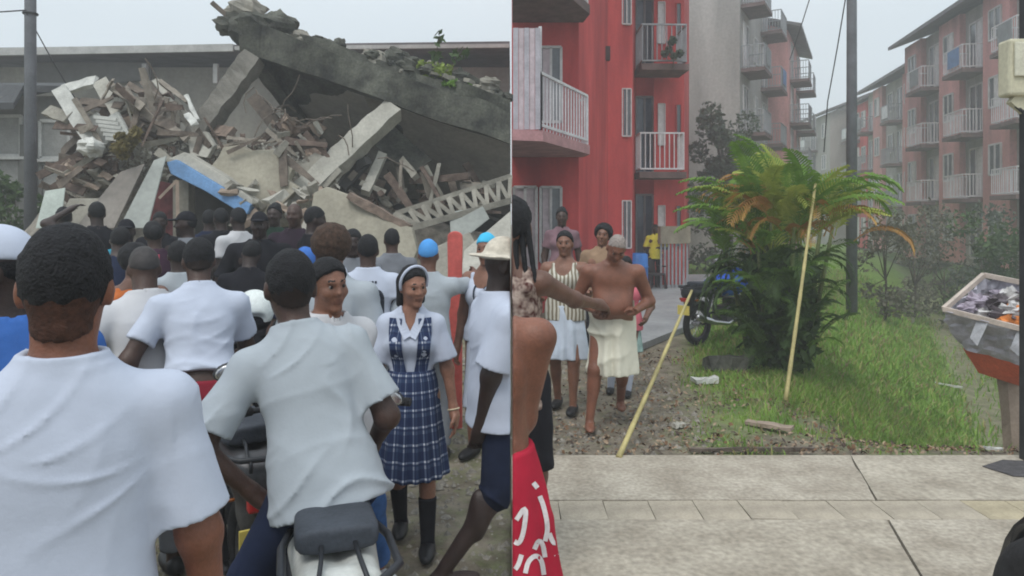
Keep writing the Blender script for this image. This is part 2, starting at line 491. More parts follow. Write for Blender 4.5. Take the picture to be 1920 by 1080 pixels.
# ------------------------------------------------------------------ road: concrete slabs with a strip of pavers
M_CONC = mat('road_concrete', (.33, .285, .225), .9, .2, 2.6, .35, 60.0, c2=(.43, .385, .315), detail=9, grain=.22)
M_CONC2 = mat('road_concrete_worn', (.335, .288, .228), .9, .2, 3.2, .35, 60.0, c2=(.43, .385, .318), detail=9, grain=.22)
M_PAV = mat('paver', (.36, .315, .25), .9, .2, 5.0, .4, 70.0)
M_PAVY = mat('paver_yellowish', (.38, .325, .225), .9, .2, 5.0, .4, 70.0)
M_JOINT = mat('joint_soil', (.17, .15, .12), .95, .3, 20.0)
road = tag(empty('road', (0, 0, 0)), kind='structure')
def jx(y): return 2.0 + (y - 3.41) * .292
def slab(name, x0f, x1f, y0, y1, m_, top=.03, n=30):
    v = []; f = []
    for j in range(n + 1):
        y = y0 + (y1 - y0) * j / n
        a, c = x0f(y), x1f(y)
        e = (.015 * vnoise(a, y, 6, 1), .015 * vnoise(c, y, 6, 2))
        v += [(a + e[0] * 0, y, top), (c + e[1], y, top), (a, y, top - .12), (c + e[1], y, top - .12)]
    for j in range(n):
        k = 4 * j; f += [(k, k + 1, k + 5, k + 4), (k, k + 4, k + 6, k + 2), (k + 1, k + 3, k + 7, k + 5)]
    f += [(0, 2, 3, 1), (4 * n, 4 * n + 1, 4 * n + 3, 4 * n + 2)]
    # ragged far edge
    if y1 > 5:
        pass
    m = MB(); m.add(v, f); return m.build(name, m_, road)
slab('slab', lambda y: .003, lambda y: jx(y) - .006, -6, 3.99, M_CONC)
slab('slab', lambda y: jx(y) + .006, lambda y: 14.0, -6, 3.99, M_CONC2)
slab('slab', lambda y: .003, lambda y: jx(y) - .006, 4.275, 5.10, M_CONC2)
slab('slab', lambda y: jx(y) + .006, lambda y: 14.0, 4.275, 5.10, M_CONC)
m = MB(); m.box((7, .0, -.06), (13.9, 10.1, .1)); m.build('joint_bed', M_JOINT, road)
pm = MB(); pm.box((0, 0, 0), (.270, .272, .08)); pmesh = pm.mesh('paver', M_PAV)
pm2 = MB(); pm2.box((0, 0, 0), (.270, .272, .08)); pmesh2 = pm2.mesh('paver', M_PAVY)
x = .15
while x < 9:
    if True:
        o = obj('paver', pmesh2 if 2.7 < x < 3.3 else pmesh, road); o.location = (x, 4.1325, -.0125 + random.uniform(-.0035, .002)); o.rotation_euler = (random.uniform(-.012, .012), random.uniform(-.012, .012), random.uniform(-.02, .02))
    x += .275
m = MB(); pp = [at(1842, 884, 4.85), at(1880, 872, 4.98), at(1935, 874, 4.95), at(1960, 905, 4.63), at(1900, 902, 4.66)]
pp = [Vector((p.x, p.y, .034)) for p in pp]; m.prism(pp, (0, 0, .004)); m.build('asphalt_patch', mat('asphalt', (.07, .065, .068), .85, .3, 20, .4, 80), road)

# ------------------------------------------------------------------ paved path between the red house and the palm
m = MB(); pts = [at(1192, 664, 9.25), at(1312, 612, 11.72), at(1345, 566, 15.4), at(1335, 520, 22.5), at(1150, 520, 22.5), at(1090, 566, 15.4), at(1100, 620, 11.3)]
pts = [Vector((p.x, p.y, .01)) for p in pts]
m.prism(pts, (0, 0, .09)); pth = m.build('path', mat('path_concrete', (.26, .265, .27), .85, .2, 1.2, .3, 40), None); tag(pth, kind='structure')

# ------------------------------------------------------------------ walls with windows
M_RED = mat('render_red', (.48, .042, .045), .8, .34, 1.6, .12, 30, c2=(.58, .07, .068), detail=9, stretch=.22, grain=.05)
M_PINKW = mat('render_faded_pink', (.52, .25, .24), .85, .28, .9, .1, 20, stretch=.25)
M_GREYW = mat('render_grey', (.31, .295, .28), .85, .24, .9, .15, 12, stretch=.2)
M_GREYD = mat('render_grey_dark', (.20, .195, .195), .85, .2, .6, .15, 12)
M_SLABR = mat('balcony_slab', (.13, .085, .08), .85, .3, 3)
M_SLABP = mat('balcony_slab_pink', (.42, .22, .23), .85, .2, 3)
M_RAILW = mat('rail_white', (.60, .58, .60), .5, .12, 3)
M_RAILG = mat('rail_grey', (.28, .29, .31), .5, .2, 3)
M_PANE = glass_mat('window_glass', (.10, .11, .125), .12)
M_PANEB = glass_mat('door_glass_blue', (.10, .14, .20), .2)
M_CURT = mat('curtain', (.50, .42, .45), .9, .15, 9)
M_CURTW = mat('curtain_white', (.60, .57, .57), .9, .15, 9)
M_ROOF = mat('roof_sheet', (.12, .11, .115), .8, .3, 2)
M_FRAME = mat('window_frame_pale', (.52, .50, .50), .6, .15, 4)

def window(parent, c, w_, h_, ux, n, pane=M_PANE, frame=M_FRAME, mull=1, name='window', curtain=None):
    c, ux, n = Vector(c), Vector(ux).normalized(), Vector(n).normalized(); up = Vector((0, 0, 1))
    m = MB(); fr = min(.07, w_ * .12)
    m.beam(c - ux * w_ / 2 + up * h_ / 2 + n * .02, c + ux * w_ / 2 + up * h_ / 2 + n * .02, .08, fr, up)
    m.beam(c - ux * w_ / 2 - up * h_ / 2 + n * .02, c + ux * w_ / 2 - up * h_ / 2 + n * .02, .08, fr, up)
    for k in range(mull + 2):
        t = -.5 + k / (mull + 1); m.beam(c + ux * w_ * t - up * h_ / 2 + n * .022, c + ux * w_ * t + up * h_ / 2 + n * .022, .076, fr, ux)
    o = m.build(name, frame, parent)
    m = MB(); m.beam(c - up * h_ / 2 + n * .01, c + up * h_ / 2 + n * .01, .02, w_, ux); m.build('pane', pane, o)
    if curtain:
        m = MB(); m.beam(c - up * h_ * .48 + n * .026 - ux * w_ * .22, c + up * h_ * .48 + n * .026 - ux * w_ * .22, .012, w_ * .36, ux); m.build('curtain', curtain, o)
    return o

def balcony(parent, c, w_, dep, ux, n, m_slab=M_SLABR, m_rail=M_RAILG, hr=1.0, nb=None, slab_t=.16, front=None):
    """slab with a baluster railing; c is the middle of its wall edge at floor level"""
    c, ux, n = Vector(c), Vector(ux).normalized(), Vector(n).normalized(); up = Vector((0, 0, 1))
    m = MB(); m.beam(c - up * slab_t / 2 - ux * w_ / 2 + n * dep / 2, c - up * slab_t / 2 + ux * w_ / 2 + n * dep / 2, dep, slab_t, up); o = m.build('balcony', m_slab, parent)
    m = MB(); e = n * (dep - .05); a, b_ = c - ux * (w_ / 2 - .05), c + ux * (w_ / 2 - .05)
    for z in (.08, hr):
        for p, q in ((a, a + e), (a + e, b_ + e), (b_, b_ + e)): m.beam(p + up * z, q + up * z, .04, .04, up)
    nb = nb or int(w_ / .13)
    for k in range(nb + 1):
        p = (a + e).lerp(b_ + e, k / nb); m.beam(p + up * .08, p + up * hr, .024, .024, ux)
    nd = max(2, int(dep / .13))
    for k in range(nd):
        for s_ in (a, b_): p = s_ + e * (k / nd); m.beam(p + up * .08, p + up * hr, .024, .024, ux)
    m.build('railing', m_rail, o); return o

def walls(parent, foot, z0, z1, m_, name='wall'):
    m = MB(); m.prism([Vector((p[0], p[1], z0)) for p in foot], (0, 0, z1 - z0)); return m.build(name, m_, parent)

# ---- the red house along the path
def pl(px, d): return ((px - CX) * d / F, d)
red = thing('red_apartment_building', 'red rendered apartment building with white railed balconies along the path', 'building', (0, 0, 0))
foot = [(.02, 13.5), pl(1085, 13.5), pl(1140, 16.6), pl(1186, 17.0), pl(1192, 19.3), pl(1226, 19.3), pl(1226, 18.5), pl(1283, 18.7), pl(1292, 27.5), (.02, 27.5)]
walls(red, foot, -.1, 11.2, M_RED)
m = MB(); m.prism([Vector((p[0] + (0 if i in (0, 9) else .35), p[1] - (.5 if i not in (8, 9) else -.4), 11.2)) for i, p in enumerate(foot)], (0, 0, .25)); m.build('roof', M_ROOF, red)
u1, n1 = Vector((1, 0, 0)), Vector((0, -1, 0))
for fl in range(4):                                          # near bay: windows behind the balcony and beyond it
    zf = .35 + fl * 2.72 + .02
    window(red, (.77, 13.5, zf + 1.35), .40, 1.45, u1, n1, M_PANE, M_FRAME, 1, curtain=M_CURT)
    window(red, ((1174 - CX) * 16.9 / F, 16.88, zf + 1.35), .22, 1.15, Vector((.6, .06, 0)), Vector((.1, -1, 0)), M_PANE, M_CURTW, 1)
    xd = (1208 - CX) * 19.3 / F
    window(red, (xd, 19.3, zf + 1.12), .46, 2.1, u1, n1, M_PANEB, M_RAILG, 1, name='door')
    window(red, ((1240 - CX) * 18.55 / F, 18.55, zf + 1.3), .18, 1.1, u1, n1, M_CURTW, M_FRAME, 0)
    window(red, ((1272 - CX) * 18.66 / F, 18.66, zf + 1.3), .12, 1.1, u1, n1, M_PANE, M_RED, 0)
    if fl > 0:
        balcony(red, ((1230 - CX) * 18.5 / F + .02, 18.48, zf - .02), 1.22, .95 if fl > 1 else .7, Vector((1, .04, 0)), n1, M_SLABR, M_RAILW if fl == 1 else M_RAILG, 1.0)
o = MB().box(((1137 - CX) * 16.3 / F, 16.35, 5.75), (.18, .14, .32)).build('vent_box', mat('vent_dark', (.06, .035, .035), .8), red)
# near balcony, its corner towards the camera
qa, qb = Vector((.46, 11.0, 0)), Vector((1.42, 13.0, 0))
for fl in (1, 2):
    zf = 3.2 + (fl - 1) * 2.62
    poly = [Vector((.02, 10.75, zf - .17)), Vector((.50, 10.9, zf - .17)), Vector((1.47, 12.95, zf - .17)), Vector((1.40, 13.49, zf - .17)), Vector((.02, 13.49, zf - .17))]
    m = MB(); m.prism(poly, (0, 0, .17)); bal = m.build('balcony', M_SLABP if fl == 1 else M_SLABR, red)
    m = MB()
    for z in (.10, .93): m.beam(qa + Vector((0, 0, zf + z)), qb + Vector((0, 0, zf + z)), .045, .045)
    for k in range(17):
        p = qa.lerp(qb, k / 16); m.beam(p + Vector((0, 0, zf)), p + Vector((0, 0, zf + .93)), .028 if k % 16 else .05, .028 if k % 16 else .05, (1, 0, 0))
    for z in (.10, .93): m.beam(qb + Vector((0, 0, zf + z)), Vector((1.36, 13.48, zf + z)), .045, .045)
    m.build('railing', M_RAILW, bal)
    for k in range(5):                                       # pale vertical sheets that close the balcony's camera side
        x0 = .03 + k * .087
        m = MB(); m.beam((x0 + .04, 10.93 + .02 * (k % 2), zf + .02), (x0 + .04, 10.93 + .02 * (k % 2), zf + 1.62), .02, .082, (1, 0, 0)); m.build('screen_panel', M_CURT if k % 2 else mat('screen_grey', (.38, .36, .40), .6, .15, 5), bal)
    m = MB(); m.beam((.46, 11.0, zf), (.46, 11.0, zf + 1.66), .05, .05, (1, 0, 0)); m.build('post', M_RAILW, bal)
# ground floor below it: pale doors
for k, (xx, ww, mm) in enumerate(((.22, .36, M_CURT), (.73, .30, M_CURTW))):
    pass
window(red, (.27, 13.5, 1.35), .44, 2.2, u1, n1, M_CURT, M_FRAME, 1, name='door')

hang = Vector(((1262 - CX) * 17.4 / F, 17.4, 6.15))
LAUN = [mat('laundry_' + n_, c_, .9, .2, 5) for n_, c_ in (('white', (.55, .55, .57)), ('blue', (.10, .18, .35)), ('pink', (.5, .2, .25)), ('grey', (.2, .21, .22)))]
# ---- apartment blocks
def apartments(label, A, B, z1, storeys, bays, m_wall, depth, m_alt=None, rail=M_RAILG, side=1, eave=.9, z0=-.1, balc=(1, 3), group='apartment blocks down the street', winw=.9, alts=()):
    A, B = Vector((A[0], A[1], 0)), Vector((B[0], B[1], 0)); ux = (B - A).normalized(); n = Vector((ux.y, -ux.x, 0)) * side
    root = thing('apartment_building', label, 'building', (0, 0, 0), 0, group); L = (B - A).length
    walls(root, [A, B, B - n * depth, A - n * depth], z0, z1, m_wall)
    hs_ = (z1 - .2) / storeys
    for k in range(bays):
        c0 = A.lerp(B, (k + .5) / bays)
        if k in alts and m_alt:
            m = MB(); m.prism([A.lerp(B, k / bays) + n * .25, A.lerp(B, (k + 1) / bays) + n * .25, A.lerp(B, (k + 1) / bays) - n * .05, A.lerp(B, k / bays) - n * .05], (0, 0, z1 - .02)); m.build('bay', m_alt, root)
        off = .25 if (k in alts and m_alt) else 0
        for fl in range(storeys):
            c = c0 + n * off + Vector((0, 0, fl * hs_ + .1))
            if k in balc:
                window(root, c + Vector((0, 0, 1.15)), 1.1, 2.0, ux, n, M_PANE, M_FRAME, 1, name='door', curtain=M_CURTW if (k + fl) % 2 else None)
                if fl and (k * 3 + fl) % 3 == 0:
                    m = MB(); lc = c + n * 1.03 + Vector((0, 0, .55)); m.beam(lc - ux * .7, lc + ux * (.1 + .2 * (fl % 2)), .02, .75, (0, 0, 1), 6, .012); m.build('laundry', LAUN[(k + fl) % 4], root)
                if fl: balcony(root, c, min(2.0, L / bays * .9), 1.0, ux, n, M_SLABR, rail, 1.0, nb=12)
            else:
                window(root, c + Vector((0, 0, 1.5)), winw, 1.2, ux, n, M_PANE, M_FRAME, 1, curtain=M_CURTW if (k + fl) % 3 == 0 else None)
    a, b_ = A + n * eave - ux * .5, B + n * eave + ux * .5
    m = MB(); m.prism([a + Vector((0, 0, z1)), b_ + Vector((0, 0, z1)), B - n * depth / 2 + ux * .5 + Vector((0, 0, z1 + depth * .22)), A - n * depth / 2 - ux * .5 + Vector((0, 0, z1 + depth * .22))], (0, 0, .18))
    m.prism([A - n * (depth + eave) - ux * .5 + Vector((0, 0, z1)), B - n * (depth + eave) + ux * .5 + Vector((0, 0, z1)), B - n * (depth / 2 + .02) + ux * .5 + Vector((0, 0, z1 + depth * .22)), A - n * (depth / 2 + .02) - ux * .5 + Vector((0, 0, z1 + depth * .22))], (0, 0, .18))
    m.build('roof', M_ROOF, root)
    for e in (A, B):
        m = MB(); m.prism([e + Vector((0, 0, z1 + .01)), e - n * depth + Vector((0, 0, z1 + .01)), e - n * depth / 2 + Vector((0, 0, z1 + depth * .22 - .03))], ux * (.2 if e is A else -.2)); m.build('gable', m_wall, root)
    return root

G = 'apartment blocks down the street'
apartments('tall pink and grey block at the right edge, nearest of its row', (19.0, 24.5), pl(1706, 36.5), 11.0, 4, 6, M_GREYW, 9, M_PINKW, M_RAILW, -1, .9, alts=(1, 3, 5), balc=(0, 2, 4))
apartments('faded pink and grey block second along the right row', pl(1722, 41), pl(1628, 50), 11.0, 4, 5, M_GREYW, 9, M_PINKW, M_RAILG, -1, .9, alts=(0, 3), balc=(1, 4))
apartments('red fronted block with one red bay behind the utility pole', pl(1626, 52), pl(1590, 56.5), 11.0, 4, 3, M_RED, 9, None, M_RAILG, -1, .5, balc=(1,))
apartments('small grey block farthest down the right row', pl(1556, 58), pl(1482, 68), 11.0, 4, 4, M_GREYW, 9, None, M_RAILG, -1, .6, balc=(1, 3))
apartments('tall grey block with a blank end wall behind the leafy tree', pl(1387, 30), pl(1440, 36.5), 14.2, 5, 3, M_GREYW, 3.9, None, M_RAILG, 1, .6, balc=(0, 2))
apartments('pink block with stacked balconies behind the grey end wall', pl(1478, 37.5), pl(1500, 44), 12.2, 5, 2, M_PINKW, 3.2, None, M_RAILG, 1, .7, balc=(0, 1))

# ---- house and long hall behind the collapsed house (left)
M_HALL = mat('hall_wall', (.25, .24, .205), .9, .25, .8, .2, 10, stretch=.3)
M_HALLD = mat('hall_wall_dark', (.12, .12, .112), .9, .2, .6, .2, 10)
M_FASC = mat('fascia_pale', (.40, .40, .385), .8, .2, 2)
hall = thing('long_hall', 'long grey hall with pale roof edge behind the collapsed house', 'building', (0, 0, 0))
a, b_ = at(-60, 112, 20), at(720, 112, 20); a.z = b_.z = 0
walls(hall, [(a.x, 20), (-.05, 20), (-.05, 27), (a.x, 27)], 0, 6.25, M_HALL)
m = MB(); m.prism([Vector((a.x - .3, 19.0, 6.42)), Vector((-.04, 19.0, 6.62)), Vector((-.04, 27.5, 7.05)), Vector((a.x - .3, 27.5, 6.9))], (0, 0, .12)); m.build('roof', M_ROOF, hall)
m = MB(); m.beam((a.x - .3, 18.96, 6.40), (-7.6, 18.96, 6.55), .08, .2); m.build('fascia', M_FASC, hall)
m = MB(); m.beam((-7.55, 18.96, 6.53), (-.05, 18.96, 6.60), .08, .1); m.build('fascia', M_FASC, hall)
for px in (272, 405):
    m = MB(); p = at(px, 120, 19.4); m.beam(p, p + Vector((0, 0, -.55)), .12, .12, (1, 0, 0)); m.build('bracket', M_FASC, hall)
m = MB(); m.prism([at(70, 118, 19.9), at(285, 118, 19.9), at(285, 150, 19.9), at(70, 168, 19.9)], (0, -.06, 0)); m.build('eave_shade', M_HALLD, hall)  # dark sheet added on the wall as the shade under the eave
for px in (): window(hall, at(px, 200, 19.98), .9, .8, u1, n1, M_PANE, M_FASC, 1)
house = thing('side_house', 'small dark roofed house with pale window sills at the left edge', 'building', (0, 0, 0))
p0, p1 = at(-80, 400, 15), at(136, 400, 15)
walls(house, [(p0.x, 15), (p1.x, 15), (p1.x, 18.5), (p0.x, 18.5)], 0, 4.5, mat('house_wall', (.16, .155, .145), .9, .2, .8, .2, 10))
m = MB(); m.prism([at(-80, 205, 14.2), at(26, 205, 14.2), at(44, 172, 14.6), at(132, 174, 14.6), at(140, 165, 18.5), at(-80, 165, 18.5)], (0, 0, .14)); m.build('roof', mat('roof_dark', (.045, .047, .05), .8, .3, 2), house)
for (px, py, ww, hh) in ((18, 255, .55, .85), (105, 262, .62, .8), (18, 330, .5, .7), (105, 345, .6, .9)):
    window(house, at(px, py, 14.98), ww, hh, u1, n1, mat('shutter_grey', (.22, .22, .21), .8, .2, 3), M_FASC if py < 300 else M_HALLD, 0)
    m = MB(); c = at(px, py, 14.9); m.beam(c + Vector((-ww * .65, 0, -hh * .56)), c + Vector((ww * .65, 0, -hh * .56)), .16, .06); m.build('sill', M_FASC, house)
m = MB(); m.box(at(52, 330, 14.9), (.28, .1, 2.2)); m.build('drain_shaft', M_HALLD, house)

# ------------------------------------------------------------------ the collapsed house
M_CON = mat('old_concrete', (.25, .235, .20), .92, .28, 2.2, .6, 14)
M_COND = mat('weathered_concrete', (.052, .052, .048), .95, .5, 2.6, 1.0, 10, c2=(.115, .118, .095), detail=9, grain=.3)
M_CONL = mat('pale_concrete', (.38, .365, .32), .92, .2, 2.5, .5, 16)
M_PLAS = mat('plaster_tan', (.32, .295, .235), .92, .2, 1.8, .5, 10)
M_WOOD = mat('old_timber', (.13, .105, .085), .85, .4, 6, .5, 40)
M_WOODL = mat('pale_timber', (.24, .21, .175), .85, .3, 6, .5, 40)
M_WHIT = mat('dusty_white', (.50, .50, .47), .85, .2, 4, .3, 30)
M_TANB = mat('tan_board', (.31, .24, .19), .85, .2, 4, .3, 30)
M_SHEET = mat('green_grey_sheet', (.27, .285, .265), .6, .2, 1.5, .15, 12)
M_SHEETB = mat('brown_grey_sheet', (.20, .18, .16), .7, .25, 1.5, .2, 12)
M_BLUEP = mat('blue_paint', (.10, .20, .36), .65, .3, 3, .3, 20)
M_CLAY = mat('clay_brick', (.20, .15, .12), .92, .35, 9, .5, 60)
M_CLAYD = mat('clay_dark', (.11, .08, .065), .92, .4, 9, .5, 60)
M_RUB = mat('rubble_dust', (.22, .20, .17), .95, .45, 5, 1.0, 18)
M_INT = mat('interior_shade', (.045, .044, .042), .95, .4, 2)  # near-black: shade of the hollow put into the colour; also the meter window
M_MAR = mat('maroon_board', (.13, .035, .04), .8, .5, 7)
cb = thing('collapsed_house', 'collapsed concrete house with tilted roof slab, leaning columns and rubble', 'collapsed house', (0, 0, 0))

def rough_quad_slab(a, b_, c, d, thick, nu, nv, amp, seed=0):
    """slab between corner points a-b (front) and d-c (back), broken edges, real thickness upward"""
    a, b_, c, d = map(Vector, (a, b_, c, d)); v = []; f = []
    for layer in (0, 1):
        for j in range(nv + 1):
            for i in range(nu + 1):
                u, w_ = i / nu, j / nv
                p = (a.lerp(b_, u)).lerp(d.lerp(c, u), w_)
                ed = 1 if j in (0, nv) or i in (0, nu) else .35
                q = Vector((0, mnoise.noise(p * 1.7 + Vector((seed, 0, layer))) * amp * ed * 1.6, mnoise.noise(p * 1.3 + Vector((0, seed, layer * 5))) * amp * (1.2 if layer else .4)))
                v.append(p + q + Vector((0, 0, thick * layer)))
    n = (nu + 1) * (nv + 1); k = nu + 1
    for j in range(nv):
        for i in range(nu):
            q = j * k + i; f.append((q, q + k, q + k + 1, q + 1)); q += n; f.append((q, q + 1, q + k + 1, q + k))
    for i in range(nu):
        f.append((i, i + 1, n + i + 1, n + i)); q = nv * k + i; f.append((q + 1, q, n + q, n + q + 1))
    for j in range(nv):
        q = j * k; f.append((q + k, q, n + q, n + q + k)); q = j * k + nu; f.append((q, q + k, n + q + k, n + q))
    m = MB(); m.add(v, f); return m

SA, SB = at(425, 50, 11.0), Vector((-.012, 11.0, 3.42))
dv = Vector((.55, 3.6, -1.75))
SD, SC = SA + dv, SB + Vector((-.0, 3.6, -1.75))
rough_quad_slab(SA, SB, SC, SD, .26, 36, 16, .07).build('roof_slab', M_COND, cb)
# edge beam hung below the front edge and a second rib
def rbeam(name, p1, p2, wd, ht, m_, up=(0, 0, 1), seg=14, jit=.012, bevel=0.0):
    mm = MB(); mm.beam(p1, p2, wd, ht, up, seg, jit); return mm.build(name, m_, cb)
rough_quad_slab(SA + Vector((.1, .1, -.05)), SB + Vector((0, .1, -.05)), SC + Vector((0, -.1, -.05)), SD + Vector((.1, -.1, -.05)), .03, 30, 14, .03, 9).build('ceiling', mat('ceiling_grey', (.34, .32, .29), .9, .2, 1.2, .3, 8), cb)
ea, eb = at(448, 92, 10.8), Vector((-.02, 10.8, 2.98)); rough_quad_slab(ea, eb, eb + Vector((0, .3, 0)), ea + Vector((0, .3, 0)), .48, 70, 4, .10, 5).build('edge_beam', M_COND, cb)
rbeam('rib_beam', SA + dv * .06 + Vector((.25, 0, -.16)), SD + Vector((.25, 0, -.10)), .26, .26, M_COND)
rbeam('rib_beam', SA.lerp(SB, .5) + Vector((0, .15, -.16)), SD.lerp(SC, .5) + Vector((0, 0, -.1)), .24, .26, M_CON)
rbeam('rafter_end', at(397, 5, 11.0), at(440, 42, 11.1), .07, .07, M_WOOD, seg=3, jit=.003)
rbeam('column', at(478, 108, 10.9), at(340, 296, 10.6), .29, .29, mat('column_grey', (.175, .165, .145), .92, .25, 3, .6, 14), (0, -1, .3), 16, .016)
rbeam('column', at(738, 205, 10.9), at(530, 400, 10.1), .30, .32, M_CONL, (0, -1, .3), 18, .014)
rbeam('fallen_beam', at(478, 186, 12.4), at(570, 300, 11.8), .24, .24, M_WOOD, (0, -1, .2), 6, .012)
# lumps of broken roofing on the slab
def lump(name, c, r, m_, sq=.7, seed=0.0):
    mm = MB(); n = 10; v = []; f = []
    for i in range(n + 1):
        th = math.pi * i / n
        for k in range(14):
            ph = 2 * math.pi * k / 14
            p = Vector((math.sin(th) * math.cos(ph), math.sin(th) * math.sin(ph), math.cos(th) * sq))
            e = 1 + .38 * mnoise.noise(p * 2.2 + Vector((seed, seed * 2, 0))) + .2 * mnoise.noise(p * 5 + Vector((0, seed, 1)))
            v.append(Vector(c) + p * r * e)
    for i in range(n):
        for k in range(14): f.append((i * 14 + k, (i + 1) * 14 + k, (i + 1) * 14 + (k + 1) % 14, i * 14 + (k + 1) % 14))
    mm.add(v, f); return mm.build(name, m_, cb)
for i, (px, py, d, r) in enumerate(((462, 22, 11.3, .30), (475, 55, 11.1, .36), (520, 52, 11.2, .33), (555, 78, 11.2, .24), (430, 48, 11.1, .22), (600, 95, 11.3, .22), (700, 118, 11.3, .27), (740, 112, 11.5, .25), (770, 128, 11.3, .24), (810, 132, 11.4, .2), (650, 112, 11.3, .2), (860, 150, 11.4, .22), (915, 160, 11.4, .2))):
    lump('broken_roofing', at(px, py, d), r, M_COND if i % 3 else M_CON, .72, i * 1.7)
for i in range(46):
    px = random.uniform(440, 950); lump('broken_roofing', at(px, 20 + (px - 440) * .285 + random.uniform(6, 30) if px > 480 else 40, 11.0 + random.uniform(0, .5)), random.uniform(.05, .16), M_COND if i % 4 else M_CON, random.uniform(.5, .9), i * 2.3)
for i in range(16):
    px = random.uniform(690, 945); p = at(px, 112 + (px - 690) * .2 + random.uniform(-4, 22), 11.1 + random.uniform(0, .4)); a = random.uniform(-.7, .7)
    mm = MB(); mm.box(p, (random.uniform(.25, .6), random.uniform(.12, .3), random.uniform(.03, .07)), Matrix.Rotation(a * .6 + .25, 3, 'Y') @ Matrix.Rotation(random.uniform(0, 3), 3, 'Z')); mm.build('roof_tile', M_COND if i % 2 else M_CON, cb)
# inside: back wall, fallen ceiling, floor rubble
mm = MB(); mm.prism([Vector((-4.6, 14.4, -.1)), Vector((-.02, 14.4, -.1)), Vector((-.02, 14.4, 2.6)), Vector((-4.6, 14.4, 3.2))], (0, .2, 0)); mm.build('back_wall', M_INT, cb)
rough_quad_slab(at(700, 225, 12.2), Vector((-.02, 12.2, 3.1)), Vector((-.02, 14.2, 1.75)), at(730, 330, 14.2), .12, 16, 10, .05, 3).build('fallen_ceiling', M_COND, cb)  # dark concrete picked so its colour carries the shade of the hollow
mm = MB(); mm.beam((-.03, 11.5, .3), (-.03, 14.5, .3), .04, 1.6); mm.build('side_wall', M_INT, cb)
# big pieces of wall
def chunk(name, pts, d, m_, thick=.16, tilt=.0):
    v = [at(px, py, d + tilt * (py - pts[0][1]) / 100.0) for px, py in pts]; mm = MB(); mm.prism(v, (0, thick, 0)); o = mm.build(name, m_, cb, bevel=.012); return o
chunk('wall_piece', [(392, 316), (408, 296), (418, 276), (452, 271), (470, 282), (512, 280), (522, 300), (548, 316), (540, 338), (560, 352), (532, 380), (520, 400), (478, 408), (456, 384), (440, 372), (418, 352), (400, 345)], 9.95, M_PLAS, .18, -.2)
chunk('wall_piece', [(588, 362), (612, 350), (655, 366), (720, 396), (772, 428), (782, 470), (770, 500), (700, 520), (612, 500), (575, 440)], 9.4, M_PLAS, .2, -.25)
chunk('wall_piece', [(738, 436), (774, 430), (782, 500), (745, 505)], 9.3, M_SHEET, .05)
chunk('wall_piece', [(870, 470), (958, 395), (958, 520), (860, 540)], 9.0, M_CONL, .16, -.6)
chunk('wall_piece', [(800, 470), (880, 435), (900, 470), (850, 520), (790, 530)], 9.2, M_CON, .14, -.4)
chunk('wall_piece', [(842, 398), (905, 386), (918, 410), (880, 440), (845, 445)], 10.2, M_SHEET, .06, -.4)
chunk('wall_piece', [(556, 306), (590, 286), (626, 300), (640, 322), (612, 352), (584, 346), (560, 330)], 10.3, M_CON, .14, -.3)
chunk('wall_piece', [(236, 190), (280, 168), (322, 196), (338, 226), (300, 240), (262, 222)], 10.7, mat('slab_brown', (.19, .17, .145), .92, .3, 3, .6, 14), .1, -.4)
chunk('wall_piece', [(146, 236), (178, 206), (206, 214), (214, 246), (188, 262), (160, 262)], 10.6, M_CON, .1, -.3)
chunk('wall_piece', [(350, 252), (386, 246), (402, 272), (388, 296), (356, 290)], 10.2, M_CONL, .12, -.3)
chunk('roofing_sheet', [(690, 262), (742, 240), (810, 300), (770, 330)], 11.6, M_COND, .05, -.6)
rbeam('tie_beam', at(655, 366, 9.35), at(768, 428, 9.35), .2, .1, M_CLAY, seg=8, jit=.012)
# lattice girder
mm = MB(); l0, l1 = at(742, 400, 10.2), at(957, 330, 10.6); k0, k1 = at(768, 428, 10.0), at(957, 376, 10.4)
mm.beam(l0, l1, .08, .07); mm.beam(k0, k1, .08, .09); mm.beam(l0, k0, .08, .07, (0, 1, 0))
for i in range(9):
    a_, b2 = l0.lerp(l1, i / 9), k0.lerp(k1, (i + .9) / 9); c_ = l0.lerp(l1, (i + 1) / 9)
    mm.beam(a_, b2, .06, .05, (0, 1, 0)); mm.beam(b2, c_, .06, .05, (0, 1, 0))
mm.build('lattice_girder', M_CON, cb)
for (p, q, w_, mt) in (((718, 290), (685, 362), .14, M_CONL), ((690, 300), (640, 356), .14, M_INT), ((755, 300), (780, 332), .1, M_CON), ((770, 340), (880, 330), .1, M_CLAYD), ((640, 330), (690, 300), .12, M_INT)):
    rbeam('fallen_beam', at(*p, 11.0), at(*q, 10.6), w_, w_, mt, (0, 1, 0), 5, .008)
# blue fascia of the ground floor and what stands under it
chunk('blue_fascia', [(312, 304), (330, 299), (400, 341), (470, 384), (464, 402), (446, 396), (384, 358), (320, 326)], 9.6, M_BLUEP, .22, -.2)
chunk('wall_piece', [(315, 298), (345, 285), (420, 330), (480, 380), (470, 392), (400, 345), (330, 302)], 9.7, M_CONL, .3, -.2)
mm = MB(); mm.box(at(345, 470, 9.9), (.22, .2, 2.0)); mm.build('door_post', M_CON, cb)
mm = MB(); mm.prism([at(268, 460, 10.0), at(352, 460, 10.0), at(352, 350, 10.0), at(300, 340, 10.0)], (0, .05, 0)); mm.build('maroon_panel', M_MAR, cb)
mm = MB(); mm.prism([at(270, 540, 10.6), at(640, 540, 10.6), at(600, 380, 10.6), at(320, 320, 10.6)], (0, .1, 0)); mm.build('opening_shade', M_INT, cb)  # near-black sheet added as the shade of the hollow under the fascia
rbeam('pipe', at(298, 372, 9.5), at(332, 338, 9.6), .035, .035, M_TANB, seg=2, jit=0)
